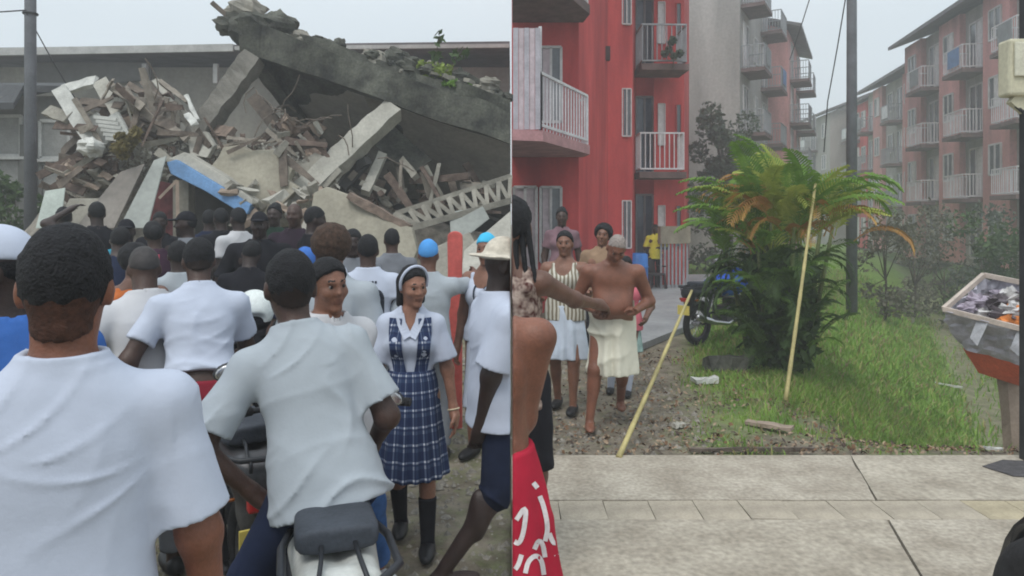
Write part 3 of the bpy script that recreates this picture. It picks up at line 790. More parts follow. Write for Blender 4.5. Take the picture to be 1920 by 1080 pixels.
rbeam('pipe', at(332, 338, 9.6), at(334, 460, 9.5), .04, .04, M_TANB, seg=2, jit=0)
# sheets leaning at the left
chunk('leaning_sheet', [(222, 428), (288, 300), (312, 292), (276, 428)], 9.3, M_SHEET, .03, -.4)
chunk('leaning_sheet', [(140, 428), (225, 322), (272, 306), (214, 428)], 9.5, M_SHEETB, .04, -.4)
chunk('leaning_sheet', [(66, 428), (84, 358), (122, 352), (112, 428)], 9.1, mat('pale_green_sheet', (.36, .40, .365), .6, .15, 3), .02, -.3)
chunk('leaning_sheet', [(104, 420), (130, 372), (190, 372), (168, 424)], 9.6, M_CON, .05, -.3)
# timber and boards of the heap
rods = [((112, 168), (188, 288), .20, .10, M_WHIT), ((116, 170), (180, 152), .18, .06, M_WHIT), ((186, 152), (222, 210), .22, .04, M_CONL), ((205, 158), (268, 202), .12, .05, M_WOODL),
        ((218, 216), (322, 272), .24, .06, M_TANB), ((252, 232), (338, 258), .2, .08, M_WOOD), ((262, 214), (330, 240), .16, .06, M_WOOD), ((292, 150), (360, 246), .09, .07, M_CONL), ((300, 152), (352, 192), .07, .05, M_WOODL),
        ((348, 178), (372, 226), .05, .03, M_WHIT), ((350, 214), (366, 234), .10, .04, M_WHIT), ((240, 160), (330, 205), .1, .06, M_WOOD), ((150, 190), (230, 200), .12, .05, M_WOOD), ((90, 208), (130, 222), .18, .08, M_CON),
        ((388, 258), (418, 296), .13, .06, M_CONL), ((404, 246), (434, 250), .2, .1, M_CLAY), ((110, 330), (190, 352), .14, .04, M_WOODL), ((120, 318), (220, 336), .14, .04, M_WOOD), ((140, 342), (228, 318), .12, .04, M_WOOD),
        ((152, 306), (222, 300), .14, .05, M_CLAY), ((106, 342), (160, 360), .12, .04, M_CLAYD), ((160, 352), (215, 342), .12, .04, M_WOODL), ((130, 320), (170, 328), .1, .04, M_WHIT), ((180, 330), (222, 350), .1, .04, M_CLAYD), ((170, 318), (225, 306), .12, .05, M_CLAYD),
        ((236, 165), (255, 205), .08, .05, M_WOODL), ((190, 190), (212, 150), .05, .04, M_WOODL), ((268, 150), (300, 190), .14, .04, M_WOOD), ((205, 230), (240, 205), .05, .05, M_CON), ((140, 230), (180, 300), .2, .08, M_WOOD), ((310, 228), (350, 262), .10, .05, M_WOODL),
        ((330, 190), (385, 262), .07, .05, M_CON), ((120, 290), (160, 250), .16, .1, M_WOOD), ((150, 300), (130, 330), .06, .05, M_WOODL), ((270, 180), (245, 215), .16, .05, mat('moss_board', (.14, .13, .075), .9, .4, 5))]
for i, (p, q, w_, h_, mt) in enumerate(rods):
    d = 10.3 + (i * 37 % 10) * .08; rbeam('plank' if mt in (M_WOOD, M_WOODL) else 'board', at(*p, d), at(*q, d - .25), w_, h_, mt, (0, -1, .5), 4, .012)
# louvred concrete block
mm = MB()
for k in range(6):
    a_ = at(178 + k * 4.5, 220 + k * 8, 10.1); mm.beam(a_, a_ + Vector((.30, .05, -.03)), .12, .05)
mm.beam(at(176, 216, 10.15), at(206, 268, 10.15), .14, .06, (0, 1, 0)); mm.beam(at(214, 214, 10.15), at(240, 262, 10.15), .14, .06, (0, 1, 0)); mm.build('louvred_block', M_WHIT, cb)
lump('plaster_lump', at(172, 276, 10.0), .17, M_WHIT, .8, 3.3)
# dusty mound under it all
pr = [(60, 420), (100, 372), (140, 318), (180, 290), (230, 268), (300, 275), (345, 280), (400, 282), (450, 275), (500, 280), (560, 300), (600, 332), (660, 372), (740, 405), (820, 425), (900, 440), (957, 440)]
v = []; f = []; nx_, ny_ = 60, 16
for j in range(ny_ + 1):
    y = 10.1 + 3.2 * j / ny_
    for i in range(nx_ + 1):
        px = 60 + (957 - 60) * i / nx_; top = np.interp(px, [a for a, _ in pr], [b for _, b in pr])
        d0 = 11.3; x = (px - CX) * d0 / F; zt = CH - (top - HY) * d0 / F
        fr = smooth01((y - 10.1) / 1.2); z = .3 + (zt - .3) * fr + .10 * mnoise.noise(Vector((x * 2, y * 2, 0))) + .06 * mnoise.noise(Vector((x * 6, y * 6, 0)))
        v.append((min(x, -.01), y, z))
for j in range(ny_):
    for i in range(nx_): k = j * (nx_ + 1) + i; f.append((k, k + 1, k + nx_ + 2, k + nx_ + 1))
mm = MB(); mm.add(v, f); mm.build('rubble_mound', M_RUB, cb)
# bricks and tiles strewn over it
bms = []
for mt in (M_CLAY, M_CLAYD, M_CONL, M_CON, M_TANB):
    q = MB(); q.beam((-.12, 0, 0), (.12, 0, 0), .12, .08, (0, 0, 1), 2, .026); bms.append(q.mesh('brick', mt))
def strew(n, x0, x1, y0, y1, d0, d1, mats_=(0, 1, 2, 3, 4), sc=(.6, 1.4)):
    for _ in range(n):
        px, py = random.uniform(x0, x1), random.uniform(y0, y1); p = at(px, py, random.uniform(d0, d1)); p.x = min(p.x, -.2)
        o = obj('brick', bms[random.choice(mats_)], cb); o.location = p; k = random.uniform(*sc); o.scale = (k, k * random.uniform(.6, 1.3), k * random.uniform(.5, 1.2))
        o.rotation_euler = (random.uniform(-1, 1), random.uniform(-1, 1), random.uniform(0, 6))
strew(48, 510, 605, 222, 312, 11.0, 12.0, (0, 0, 1, 2, 4), (.5, 1.2)); strew(45, 345, 480, 262, 330, 10.6, 11.4, (2, 3, 4, 0)); strew(30, 110, 230, 300, 352, 10.0, 10.5, (0, 1, 4, 3)); strew(16, 230, 340, 180, 260, 10.8, 11.4, (1, 3, 4))
strew(22, 600, 940, 362, 405, 10.6, 11.6, (1, 1, 3, 0)); strew(30, 420, 600, 350, 430, 9.4, 10.0, (2, 3, 4))
# splintered timber over the whole heap
for i in range(112):
    if i < 48: px, py = random.uniform(105, 345), 0; py = np.interp(px, [100, 180, 260, 345], [330, 195, 175, 235]) + random.uniform(-25, 95)
    elif i < 80: px, py = random.uniform(345, 610), random.uniform(245, 330)
    else: px, py = random.uniform(600, 930), random.uniform(330, 400)
    d = random.uniform(9.9, 10.6) if i < 80 else random.uniform(10.6, 11.4); p = at(px, py, d); a_ = random.gauss(.5, .8); L_ = random.uniform(.15, .8); v_ = Vector((math.cos(a_), random.uniform(-.4, .4), -math.sin(a_))) * L_ / 2
    if p.x + abs(v_.x) > -.1: continue
    mm = MB(); mm.beam(p - v_, p + v_, random.uniform(.03, .13), random.uniform(.015, .035), (0, -1, random.uniform(-.6, .6)), 3, .01, random.uniform(.4, 1.0)); mm.build('splintered_plank', random.choice((M_WOOD, M_WOOD, M_WOODL, M_CLAYD, M_CLAYD, M_CON)), cb)
for i in range(14):                                       # bent bars and wires sticking out of the breaks
    px = random.choice((random.uniform(430, 560), random.uniform(560, 780), random.uniform(130, 340))); py = np.interp(px, [130, 240, 340, 430, 560, 780], [300, 170, 200, 130, 230, 330]); p = at(px, py, 10.4)
    mm = MB(); q_ = [p]; dd = Vector((random.uniform(-1, 1), random.uniform(-.5, 0), random.uniform(-.3, 1)))
    for k in range(4): dd = dd + Vector((random.uniform(-.6, .6), 0, random.uniform(-.7, .3))); q_.append(q_[-1] + dd.normalized() * .16)
    mm.tube(q_, .009, 5); mm.build('bent_bar', M_WOOD, cb)
# small grit as one mass
v = []; f = []
for _ in range(2600):
    px, py = random.uniform(110, 640), 0
    top = np.interp(px, [a for a, _ in pr], [b for _, b in pr]); py = top + random.uniform(-12, 60); p = at(px, py, 10.2 + random.uniform(0, 1.0)); r = random.uniform(.015, .06); k = len(v)
    a_ = [p + Vector((random.uniform(-r, r), random.uniform(-r, r), random.uniform(-r, r))) for _ in range(4)]; v += a_; f += [(k, k + 1, k + 2), (k, k + 2, k + 3), (k, k + 3, k + 1), (k + 1, k + 3, k + 2)]
mm = MB(); mm.add(v, f); o = mm.build('grit', M_CONL, cb); o['kind'] = 'stuff'
mm = MB(); mm.tube([at(510, 215, 11.6), at(522, 200, 11.6), at(540, 197, 11.6), at(556, 210, 11.6)], .018, 6); mm.build('bent_bar', M_WOOD, cb)

# ------------------------------------------------------------------ foliage
def leafmat(name, c, c2, tr=.25):
    if name in MATS: return MATS[name]
    m_ = mat(name, c, .6, .2, 3.0, c2=c2, spec=.3)
    tt = m_.node_tree; bs = tt.nodes['Principled BSDF']; ou = tt.nodes['Material Output']
    ob = tt.nodes.new('ShaderNodeBsdfTranslucent'); mx_ = tt.nodes.new('ShaderNodeMixShader'); mx_.inputs[0].default_value = tr
    for l in list(bs.inputs['Base Color'].links): tt.links.new(l.from_socket, ob.inputs['Color'])
    tt.links.new(bs.outputs[0], mx_.inputs[1]); tt.links.new(ob.outputs[0], mx_.inputs[2]); tt.links.new(mx_.outputs[0], ou.inputs['Surface']); return m_
L_GREEN = leafmat('leaf_green', (.10, .22, .03), (.22, .36, .06)); L_YG = leafmat('leaf_yellow_green', (.26, .34, .05), (.44, .46, .10)); L_OR = leafmat('leaf_dry_orange', (.40, .18, .05), (.52, .32, .10))
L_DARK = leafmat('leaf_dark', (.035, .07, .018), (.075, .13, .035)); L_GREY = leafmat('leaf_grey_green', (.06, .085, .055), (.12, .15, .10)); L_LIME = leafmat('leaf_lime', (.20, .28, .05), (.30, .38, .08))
L_DULL = leafmat('leaf_dull', (.09, .095, .06), (.19, .18, .13))
M_BARK = mat('bark', (.10, .08, .06), .9, .4, 8, .8, 30)

def leaves(n, centers, radii, size, r=None):
    """n leaf faces spread through a crown made of several clumps"""
    r = r or rng; v = []; f = []
    ci = r.integers(0, len(centers), n)
    for i in range(n):
        c, rad = centers[ci[i]], radii[ci[i]]
        d = r.normal(0, 1, 3); d /= np.linalg.norm(d); p = np.array(c) + d * rad * r.uniform(.35, 1) ** .6
        a = r.normal(0, 1, 3); a /= np.linalg.norm(a); b2 = np.cross(a, r.normal(0, 1, 3)); b2 /= np.linalg.norm(b2) + 1e-6
        L = size * r.uniform(.6, 1.4); k = len(v)
        v += [tuple(p - a * L), tuple(p + b2 * L * .45), tuple(p + a * L), tuple(p - b2 * L * .45)]; f.append((k, k + 1, k + 2, k + 3))
    return v, f

def tree(label, base, h_, crown_c, crown_r, n, size, m_, cat='tree', group=None, name='tree', clumps=14):
    root = thing(name, label, cat, tuple(base), 0, group); base = Vector(base)
    cs = []; rs = []
    for _ in range(clumps):
        d = rng.normal(0, 1, 3); d /= np.linalg.norm(d); d = d * rng.uniform(.3, .95)
        cs.append(np.array(crown_c) - np.array(base) + d * np.array(crown_r)); rs.append(min(crown_r) * rng.uniform(.3, .5))
    if h_ > 0:
        m = MB(); top = Vector(crown_c) - base
        if cat == 'bush': cs = [np.array((c[0], c[1], max(c[2], rr_ * .6))) for c, rr_ in zip(cs, rs)] + [np.array((rng.uniform(-.6, .6) * crown_r[0], rng.uniform(-.4, .4), top.z * rng.uniform(.15, .45))) for _ in range(5)]; rs = rs + [min(crown_r) * .45] * 5
        m.tube([Vector((0, 0, -.1)), Vector((.03, .02, top.z * .5)), top * .8 + Vector((0, 0, .0))], [h_ * .03, h_ * .022, h_ * .013], 8)
        for c in cs[:8]:
            m.tube([top * .55, Vector(c) * .6 + top * .25, Vector(c)], [h_ * .013, h_ * .008, h_ * .003], 5)
        m.build('trunk', M_BARK, root, True)
    v, f = leaves(n, cs, rs, size); m = MB(); m.add(v, f); m.build('crown', m_, root)
    return root

tree('sparse grey green tree in front of the blank grey end wall', (8.0, 25.5, 0), 6, (8.0, 25.5, 4.3), (1.35, 1.2, 2.3), 3600, .10, L_GREY, clumps=22)
gb = 'bushes beyond the ditch'
def bush(label, px, py, d, rx, rz, m_, n=1100, size=.09, base_py=None):
    c = at(px, py, d); z = gz(c.x, c.y); c.z = min(c.z, z + 1.9); rz = max(rz, (c.z - z) * .92); n = int(n * 1.3)
    tree(label, (c.x, c.y, z), 1.2, (c.x, c.y, c.z), (rx, rx * .8, rz), n, size, m_, 'bush', gb, 'bush', 12)
bush('dull bush beside the palm on the right', 1660, 430, 17, .95, .95, L_DULL, 800, .07)
bush('twiggy grey bush right of the palm top', 1715, 415, 21, 1.4, 1.6, L_DULL, 800, .08)
bush('dark bush in front of the pink block', 1770, 450, 24, 1.9, 1.3, L_DULL, 900, .09)
bush('green bush behind the litter bin', 1860, 450, 20, 1.3, .8, L_DARK, 1500, .09)
bush('grey bush at the foot of the near right block', 1840, 420, 23, 1.3, .9, L_GREY, 800, .09)
bush('grey bush at the foot of the end wall', 1340, 330, 23.5, 1.1, 1.2, L_GREY, 900, .09)
bush('pale bush behind the palm crown', 1420, 300, 26, 1.0, 1.2, L_DULL, 900, .09)
DITCH = ('small dark bush in the ditch nearest the litter bin', 'broad dark bush in the ditch behind the litter bin', 'dark leafy bush half way along the ditch', 'dull bush half way along the ditch', 'dark bush where the ditch bends behind the palm', 'dull low bush far along the ditch', 'dark low bush far along the ditch', 'tall dull bush at the far end of the ditch', 'dark bush at the far end of the ditch', 'dull bush on the far bank of the ditch')
for i, (y, u_, h_) in enumerate(((8.6, 2.0, .45), (10.4, 2.4, .6), (12, 2.2, .6), (13.5, 3.6, .8), (15.5, 2.2, .7), (18, 3.0, .8), (21, 2.3, .8), (24, 3.4, 1.0), (28, 2.6, 1.0), (17, 4.6, .9))):
    if i < 3: continue
    x = 3.75 + DIRX * (y - 5.1) + u_ * math.sqrt(1 + DIRX * DIRX); z = gz(x, y)
    tree(DITCH[i], (x, y, z), .5, (x, y, z + h_ * .62), (.75 + h_ * .3, .7, h_ * .6), 1100, .05 + h_ * .02, L_DARK if i in (0, 1, 2, 4, 6, 8) else L_DULL, 'bush', gb, 'bush', 14)
tree('leafy plant spilling over the upper balcony of the red building', (hang.x, hang.y, 5.75), .5, tuple(hang), (.30, .2, .38), 900, .05, L_GREY, 'plant', None, 'balcony_plant', 8)
# hedge by the side house
gb = None
hp_ = at(30, 385, 12.5); tree('dark hedge bush beside the small house at the left edge', (hp_.x, 12.5, .4), 1, tuple(hp_), (.8, .5, .55), 1500, .06, L_DARK, 'bush', None, 'bush', 10)
# weeds growing on the roof slab and in the heap
def weed(label, c, r, n, size, m_, name='weed'):
    tree(label, tuple(Vector(c) - Vector((0, 0, r[2]))), .35, c, r, n, size, m_, 'plant', None, name, 8)
weed('bright green weed growing on the tilted roof slab', tuple(at(815, 135, 11.2)), (.28, .2, .26), 420, .045, L_LIME)
weed('dark moss clump on the tilted roof slab', tuple(at(855, 160, 11.1)), (.35, .2, .14), 420, .04, L_GREEN)
weed('straw coloured clump in the rubble heap', tuple(at(238, 272, 10.0)), (.30, .2, .24), 700, .05, leafmat('leaf_straw', (.17, .14, .05), (.28, .23, .09)))
for k, pts in enumerate(([(812, 130), (818, 100), (824, 66)], [(845, 128), (856, 108), (870, 96)])):
    r0 = thing('sapling', ('thin upright sapling on the tilted roof slab', 'thin bent sapling on the tilted roof slab')[k], 'plant', tuple(at(*pts[0], 11.2)))
    b0 = Vector(r0.location); m = MB(); P3 = [at(*p, 11.2) - b0 for p in pts]; m.tube(P3, [.012, .009, .005], 5); m.build('stem', M_BARK, r0)
    for i in range(16):
        p = P3[1].lerp(P3[2], random.uniform(-.4, 1.05)); v, f = leaves(1, [np.array(p)], [.09], .085); mm = MB(); mm.add(v, f); mm.build('leaf', L_DARK, r0)

L_MID = leafmat('leaf_mid', (.06, .12, .025), (.12, .20, .045))
# ---- areca palm
palm = thing('areca_palm', 'clump of areca palm with green and orange fronds beside the path', 'palm', (3.24, 8.4, 0))
def frond_mesh(L, droop, m_, seed, nl=30, ll=.40):
    r = random.Random(seed); m = MB(); P_ = []
    for i in range(nl + 1):
        t_ = i / nl; a_ = R(68) - droop * t_ ** 1.2
        P_.append(Vector((0, 0, 0)) if i == 0 else P_[-1] + Vector((math.cos(a_), 0, math.sin(a_))) * L / nl)
    m.tube(P_[::3] + ([P_[-1]] if nl % 3 else []), [.012 * (1 - .8 * i / (nl / 3 + 1)) for i in range(len(P_[::3]) + (1 if nl % 3 else 0))], 5)
    for i in range(4, nl + 1):
        t_ = i / nl; d = (P_[i] - P_[i - 1]).normalized(); up = Vector((-d.z, 0, d.x))
        l_ = ll * math.sin(math.pi * (.16 + .80 * t_)) ** .7 * r.uniform(.85, 1.1)
        for sg in (-1, 1):
            o_ = (d * .72 + Vector((0, sg, 0)) * .75 + up * .22).normalized(); p0 = P_[i]; p1 = p0 + o_ * l_ * .5; p2 = p0 + o_ * l_ * .92 + Vector((0, 0, -l_ * r.uniform(.18, .42)))
            w_ = d * .020 + up * .008; m.add([p0 - w_ * .4, p0 + w_ * .4, p1 + w_, p1 - w_, p2], [(0, 1, 2, 3), (3, 2, 4)])
    return m.mesh('frond', m_)
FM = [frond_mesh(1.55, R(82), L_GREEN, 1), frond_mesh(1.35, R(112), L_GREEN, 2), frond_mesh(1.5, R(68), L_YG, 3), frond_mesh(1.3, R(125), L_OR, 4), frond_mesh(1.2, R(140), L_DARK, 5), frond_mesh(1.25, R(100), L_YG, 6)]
r = random.Random(21)
tops = []
for i in range(20):                                       # canes
    a_ = r.uniform(0, 6.28); q = r.uniform(.05, .36); hh = r.uniform(1.0, 1.95)
    b0 = Vector((math.cos(a_) * q, math.sin(a_) * q * .9, 0)); t0 = Vector((b0.x * 1.9, b0.y * 1.9, hh)); tops.append((t0, a_))
    m = MB(); m.tube([b0, b0.lerp(t0, .5) + Vector((0, 0, .05)), t0], [.034, .028, .02], 7); m.build('cane', mat('cane', (.10, .12, .04), .6, .4, 6), palm, True)
for i in range(104):
    t0, a_ = tops[i % 20]; o = obj('frond', FM[(0, 0, 2, 1, 5, 0, 1, 2, 3, 0)[i % 10]], palm)
    o.location = t0 + Vector((r.uniform(-.06, .06), r.uniform(-.06, .06), r.uniform(-.15, .1)))
    o.rotation_euler = (r.uniform(-.25, .25), r.uniform(-.45, .3) if i % 3 else r.uniform(-.85, -.35), a_ + r.uniform(-1.3, 1.3)); k = r.uniform(.52, .84); o.scale = (k, k, k)
for i in range(7):                                        # dry orange fronds that hang on the camera side
    o = obj('frond', FM[3], palm); o.location = Vector(((-.25, .05, .2, .55, .75, -.05, .4)[i], -.30 + r.uniform(-.1, .1), r.uniform(1.45, 1.85))); o.rotation_euler = (r.uniform(-.3, .3), r.uniform(-.1, .35), -1.57 + r.uniform(-1.2, 1.2)); k = r.uniform(.42, .68); o.scale = (k, k, k)
FD = [frond_mesh(1.2, R(70), L_MID, 15), frond_mesh(1.1, R(110), L_DARK, 16), frond_mesh(1.2, R(90), L_GREEN, 17)]
for i in range(64):                                       # young and old fronds standing round the canes
    a_ = r.uniform(0, 6.28); q = r.uniform(.15, .48); o = obj('frond', FD[2 if i % 5 == 2 else i % 2], palm); o.location = Vector((math.cos(a_) * q, math.sin(a_) * q * .9, r.uniform(.05, 1.05))); o.rotation_euler = (r.uniform(-.3, .3), r.uniform(-.45, .25), a_ + r.uniform(-1.2, 1.2)); k = r.uniform(.42, .72); o.scale = (k, k, k)
for i in range(16):
    a_ = r.uniform(0, 6.28); q = r.uniform(.2, .5); o = obj('frond', FM[4], palm); o.location = Vector((math.cos(a_) * q, math.sin(a_) * q * .9, r.uniform(.9, 1.35))); o.rotation_euler = (r.uniform(-.4, .4), r.uniform(.3, .9), a_ + r.uniform(-.8, .8)); k = r.uniform(.45, .7); o.scale = (k, k, k)
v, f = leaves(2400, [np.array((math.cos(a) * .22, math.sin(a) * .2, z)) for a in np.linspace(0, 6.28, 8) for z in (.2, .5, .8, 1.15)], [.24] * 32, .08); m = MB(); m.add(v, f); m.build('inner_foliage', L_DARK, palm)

# ---- grass and litter on the verge
v = []; f = []; mi = []; gr = np.random.default_rng(3); cnt = 0
while cnt < 52000:
    far = gr.random() < .35
    y = gr.uniform(5.13, 9.5) if not far else gr.uniform(9, 26); x = gr.uniform(.3, 7.5) if not far else gr.uniform(2.5, 4.5 + .6 * (y - 5))
    g = grassy(x, y)
    if gr.random() > g ** 1.3: continue
    nr = smooth01((7.6 - y) / 1.4) * smooth01((ditch_u(x, y) * -1 + .2) / .8)
    if gr.random() < .62 * nr: continue
    u = ditch_u(x, y)
    if u > 3.2: continue
    z = gz(x, y); tall = (.04 + .055 * gr.random()) * (1 + .5 * (u > -2)) * (1 + .35 * far) * (1 - .4 * nr); a_ = gr.uniform(0, 6.28); w_ = .006 * (1 + 1.4 * far); lx, ly = gr.normal(0, .45, 2) * tall
    k = len(v); dx, dy = math.cos(a_) * w_, math.sin(a_) * w_
    v += [(x - dx, y - dy, z - .01), (x + dx, y + dy, z - .01), (x + lx * .4 + dx * .7, y + ly * .4 + dy * .7, z + tall * .6), (x + lx * .4 - dx * .7, y + ly * .4 - dy * .7, z + tall * .6), (x + lx, y + ly, z + tall * (.95))]
    q_ = 0 if gr.random() < .74 else (1 if gr.random() < .6 else 2)
    f += [(k, k + 1, k + 2, k + 3), (k + 3, k + 2, k + 4)]; mi += [q_, q_]; cnt += 1
m = MB(); m.v = v; m.f = f; m.mi = mi
gs = m.build('grass', [leafmat('grass_green', (.14, .27, .045), (.28, .43, .085)), leafmat('grass_yellow', (.28, .30, .09), (.40, .39, .14)), leafmat('grass_dry', (.26, .19, .11), (.38, .30, .18))], None)
tag(gs, 'green and dry grass on the verge and the ditch bank', 'grass', None, 'stuff')
v = []; f = []; mi = []
for _ in range(9500):
    y = 5.15 + 4.3 * gr.random() ** 1.4; x = gr.uniform(.2, 6.0)
    if ditch_u(x, y) > -.6 + 1.8 * gr.random(): continue
    if vnoise(x, y, 1.2, 11) < gr.uniform(-.6, .2): continue
    z = gz(x, y) + .012 + .03 * gr.random(); s_ = gr.uniform(.007, .026); a_ = gr.uniform(0, 6.28); k = len(v); t1 = gr.normal(0, .35, 2)
    c_, q_ = math.cos(a_) * s_, math.sin(a_) * s_
    v += [(x - c_, y - q_, z - t1[0] * s_), (x + q_ * .5, y - c_ * .5, z + t1[1] * s_), (x + c_, y + q_, z + t1[0] * s_), (x - q_ * .5, y + c_ * .5, z - t1[1] * s_ + .004)]; f.append((k, k + 1, k + 2, k + 3)); mi.append(int(gr.integers(0, 3)))
m = MB(); m.v = v; m.f = f; m.mi = mi
ls = m.build('leaf_litter', [mat('litter_brown', (.16, .09, .05), .9, .4, 20), mat('litter_tan', (.30, .22, .15), .9, .3, 20), mat('litter_dark', (.07, .05, .04), .9, .4, 20)], None)
tag(ls, 'brown fallen leaves and scraps on the verge', 'litter', None, 'stuff')
# gravel on the left
v = []; f = []
for _ in range(5200):
    x = -gr.uniform(.02, 2.6) if gr.random() < .75 else gr.uniform(.02, 1.7); y = gr.uniform(2.6, 7.5) if x < 0 else gr.uniform(5.15, 9.3); r_ = .008 + .03 * gr.random() ** 3; z = gz(x, y); k = len(v)
    pts_ = [(x + r_ * math.cos(a) * gr.uniform(.7, 1.3), y + r_ * math.sin(a) * gr.uniform(.7, 1.3), z) for a in np.linspace(0, 5.0, 5)]
    v += pts_ + [(x, y, z + r_ * gr.uniform(.6, 1.1))]; f += [(k + i, k + (i + 1) % 5, k + 5) for i in range(5)]
m = MB(); m.add(v, f); gvl = m.build('gravel', mat('gravel', (.22, .20, .17), .95, .5, 25), None); tag(gvl, 'small stones on the bare earth', 'gravel', None, 'stuff')
# ------------------------------------------------------------------ people
def skin(name, c): return mat('skin_' + name, c, .46, .22, 9.0, .16, 140.0, spec=.42, sub=.0)
SK = {'dark': skin('dark', (.055, .028, .02)), 'brown': skin('brown', (.13, .062, .042)), 'mid': skin('mid', (.20, .092, .058)),
      'light': skin('light', (.27, .13, .085)), 'deep': skin('deep', (.032, .018, .015)), 'redd': skin('redd', (.19, .075, .045))}
STUB = {k_: mat('stubble_' + k_, tuple(x * .24 for x in {'dark': (.055, .028, .02), 'brown': (.13, .062, .042), 'mid': (.2, .092, .058), 'light': (.27, .13, .085), 'deep': (.032, .018, .015), 'redd': (.19, .075, .045)}[k_]), .7, .4, 70.0, .3, 200.0) for k_ in SK}
M_HAIR = mat('hair_black', (.010, .010, .012), .75, .5, 60.0, .6, 160.0)
M_GREY = mat('hair_grey', (.22, .21, .21), .8, .4, 60.0, .5, 160.0)
M_BRHAIR = mat('hair_brown', (.055, .032, .022), .8, .5, 60.0, .6, 160.0)
LIPS = {k_: mat('lip_' + k_, c_, .5, .2) for k_, c_ in (('dark', (.045, .022, .018)), ('brown', (.085, .038, .028)), ('mid', (.125, .055, .038)), ('light', (.165, .072, .05)), ('deep', (.026, .015, .013)), ('redd', (.12, .046, .032)))}
M_EYE = mat('eye_white', (.24, .215, .20), .4, .1)
M_IRIS = mat('iris', (.012, .008, .006), .2, .1)
def cloth(name, c, var=.035, sc=3.0, bump=.25): return mat('cloth_' + name, c, .9, var, sc, bump * .2, 90.0, spec=.12, grain=.02)
W_TEE = cloth('white', (.47, .51, .61)); W_TEE2 = cloth('white_cool', (.36, .395, .43), .05); W_TEE3 = cloth('white_warm', (.50, .50, .52))
C_NAVY = cloth('navy', (.014, .02, .045), .4); C_BLACK = cloth('black', (.014, .014, .018), .4); C_JEAN = cloth('denim', (.05, .12, .30), .35, 9.0)
C_RED = cloth('maroon', (.22, .02, .035), .3); C_BLUE = cloth('royal_blue', (.05, .14, .42), .3); C_TEAL = cloth('teal', (.03, .20, .28), .3)
C_PINK = cloth('pink', (.55, .14, .18), .2); C_ORANGE = cloth('orange', (.42, .12, .035), .3); C_YEL = cloth('yellow', (.75, .68, .08), .2)
C_GREY = cloth('grey', (.16, .17, .19), .3); C_SHOE = mat('shoe_black', (.012, .012, .014), .45, .3); C_WSHOE = mat('shoe_white', (.7, .7, .7), .6, .1)
C_PALE = cloth('pale_blue', (.55, .62, .72), .15); C_MINT = cloth('mint', (.28, .40, .38), .3, 14.0); C_CREAM = cloth('cream', (.62, .60, .50), .15)
C_CAPB = cloth('cap_blue', (.08, .28, .62), .2); C_CAPL = cloth('cap_light_blue', (.06, .42, .66), .2); C_STRAW = cloth('straw', (.55, .50, .42), .2, 30.0)
C_TAN = cloth('tan', (.30, .20, .13), .3)

def Rz(a): c, s = math.cos(a), math.sin(a); return np.array([[c, -s, 0], [s, c, 0], [0, 0, 1.]])
def Rx(a): c, s = math.cos(a), math.sin(a); return np.array([[1, 0, 0], [0, c, -s], [0, s, c]])
def Ry(a): c, s = math.cos(a), math.sin(a); return np.array([[c, 0, s], [0, 1, 0], [-s, 0, c]])
def nrm(v): return v / (np.linalg.norm(v) + 1e-9)

def ik(a, c, l1, l2, pole):
    v = c - a; d = np.linalg.norm(v)
    if d > (l1 + l2) * .995: c = a + v / d * (l1 + l2) * .995; v = c - a; d = np.linalg.norm(v)
    x = (l1 * l1 - l2 * l2 + d * d) / (2 * d); h = math.sqrt(max(0, l1 * l1 - x * x)); u = v / d
    p = pole - u * (pole @ u); p = nrm(p)
    return a + u * x + p * h, c

def bounds(pts, m):
    p = np.array(pts); return p.min(0) - m, p.max(0) + m

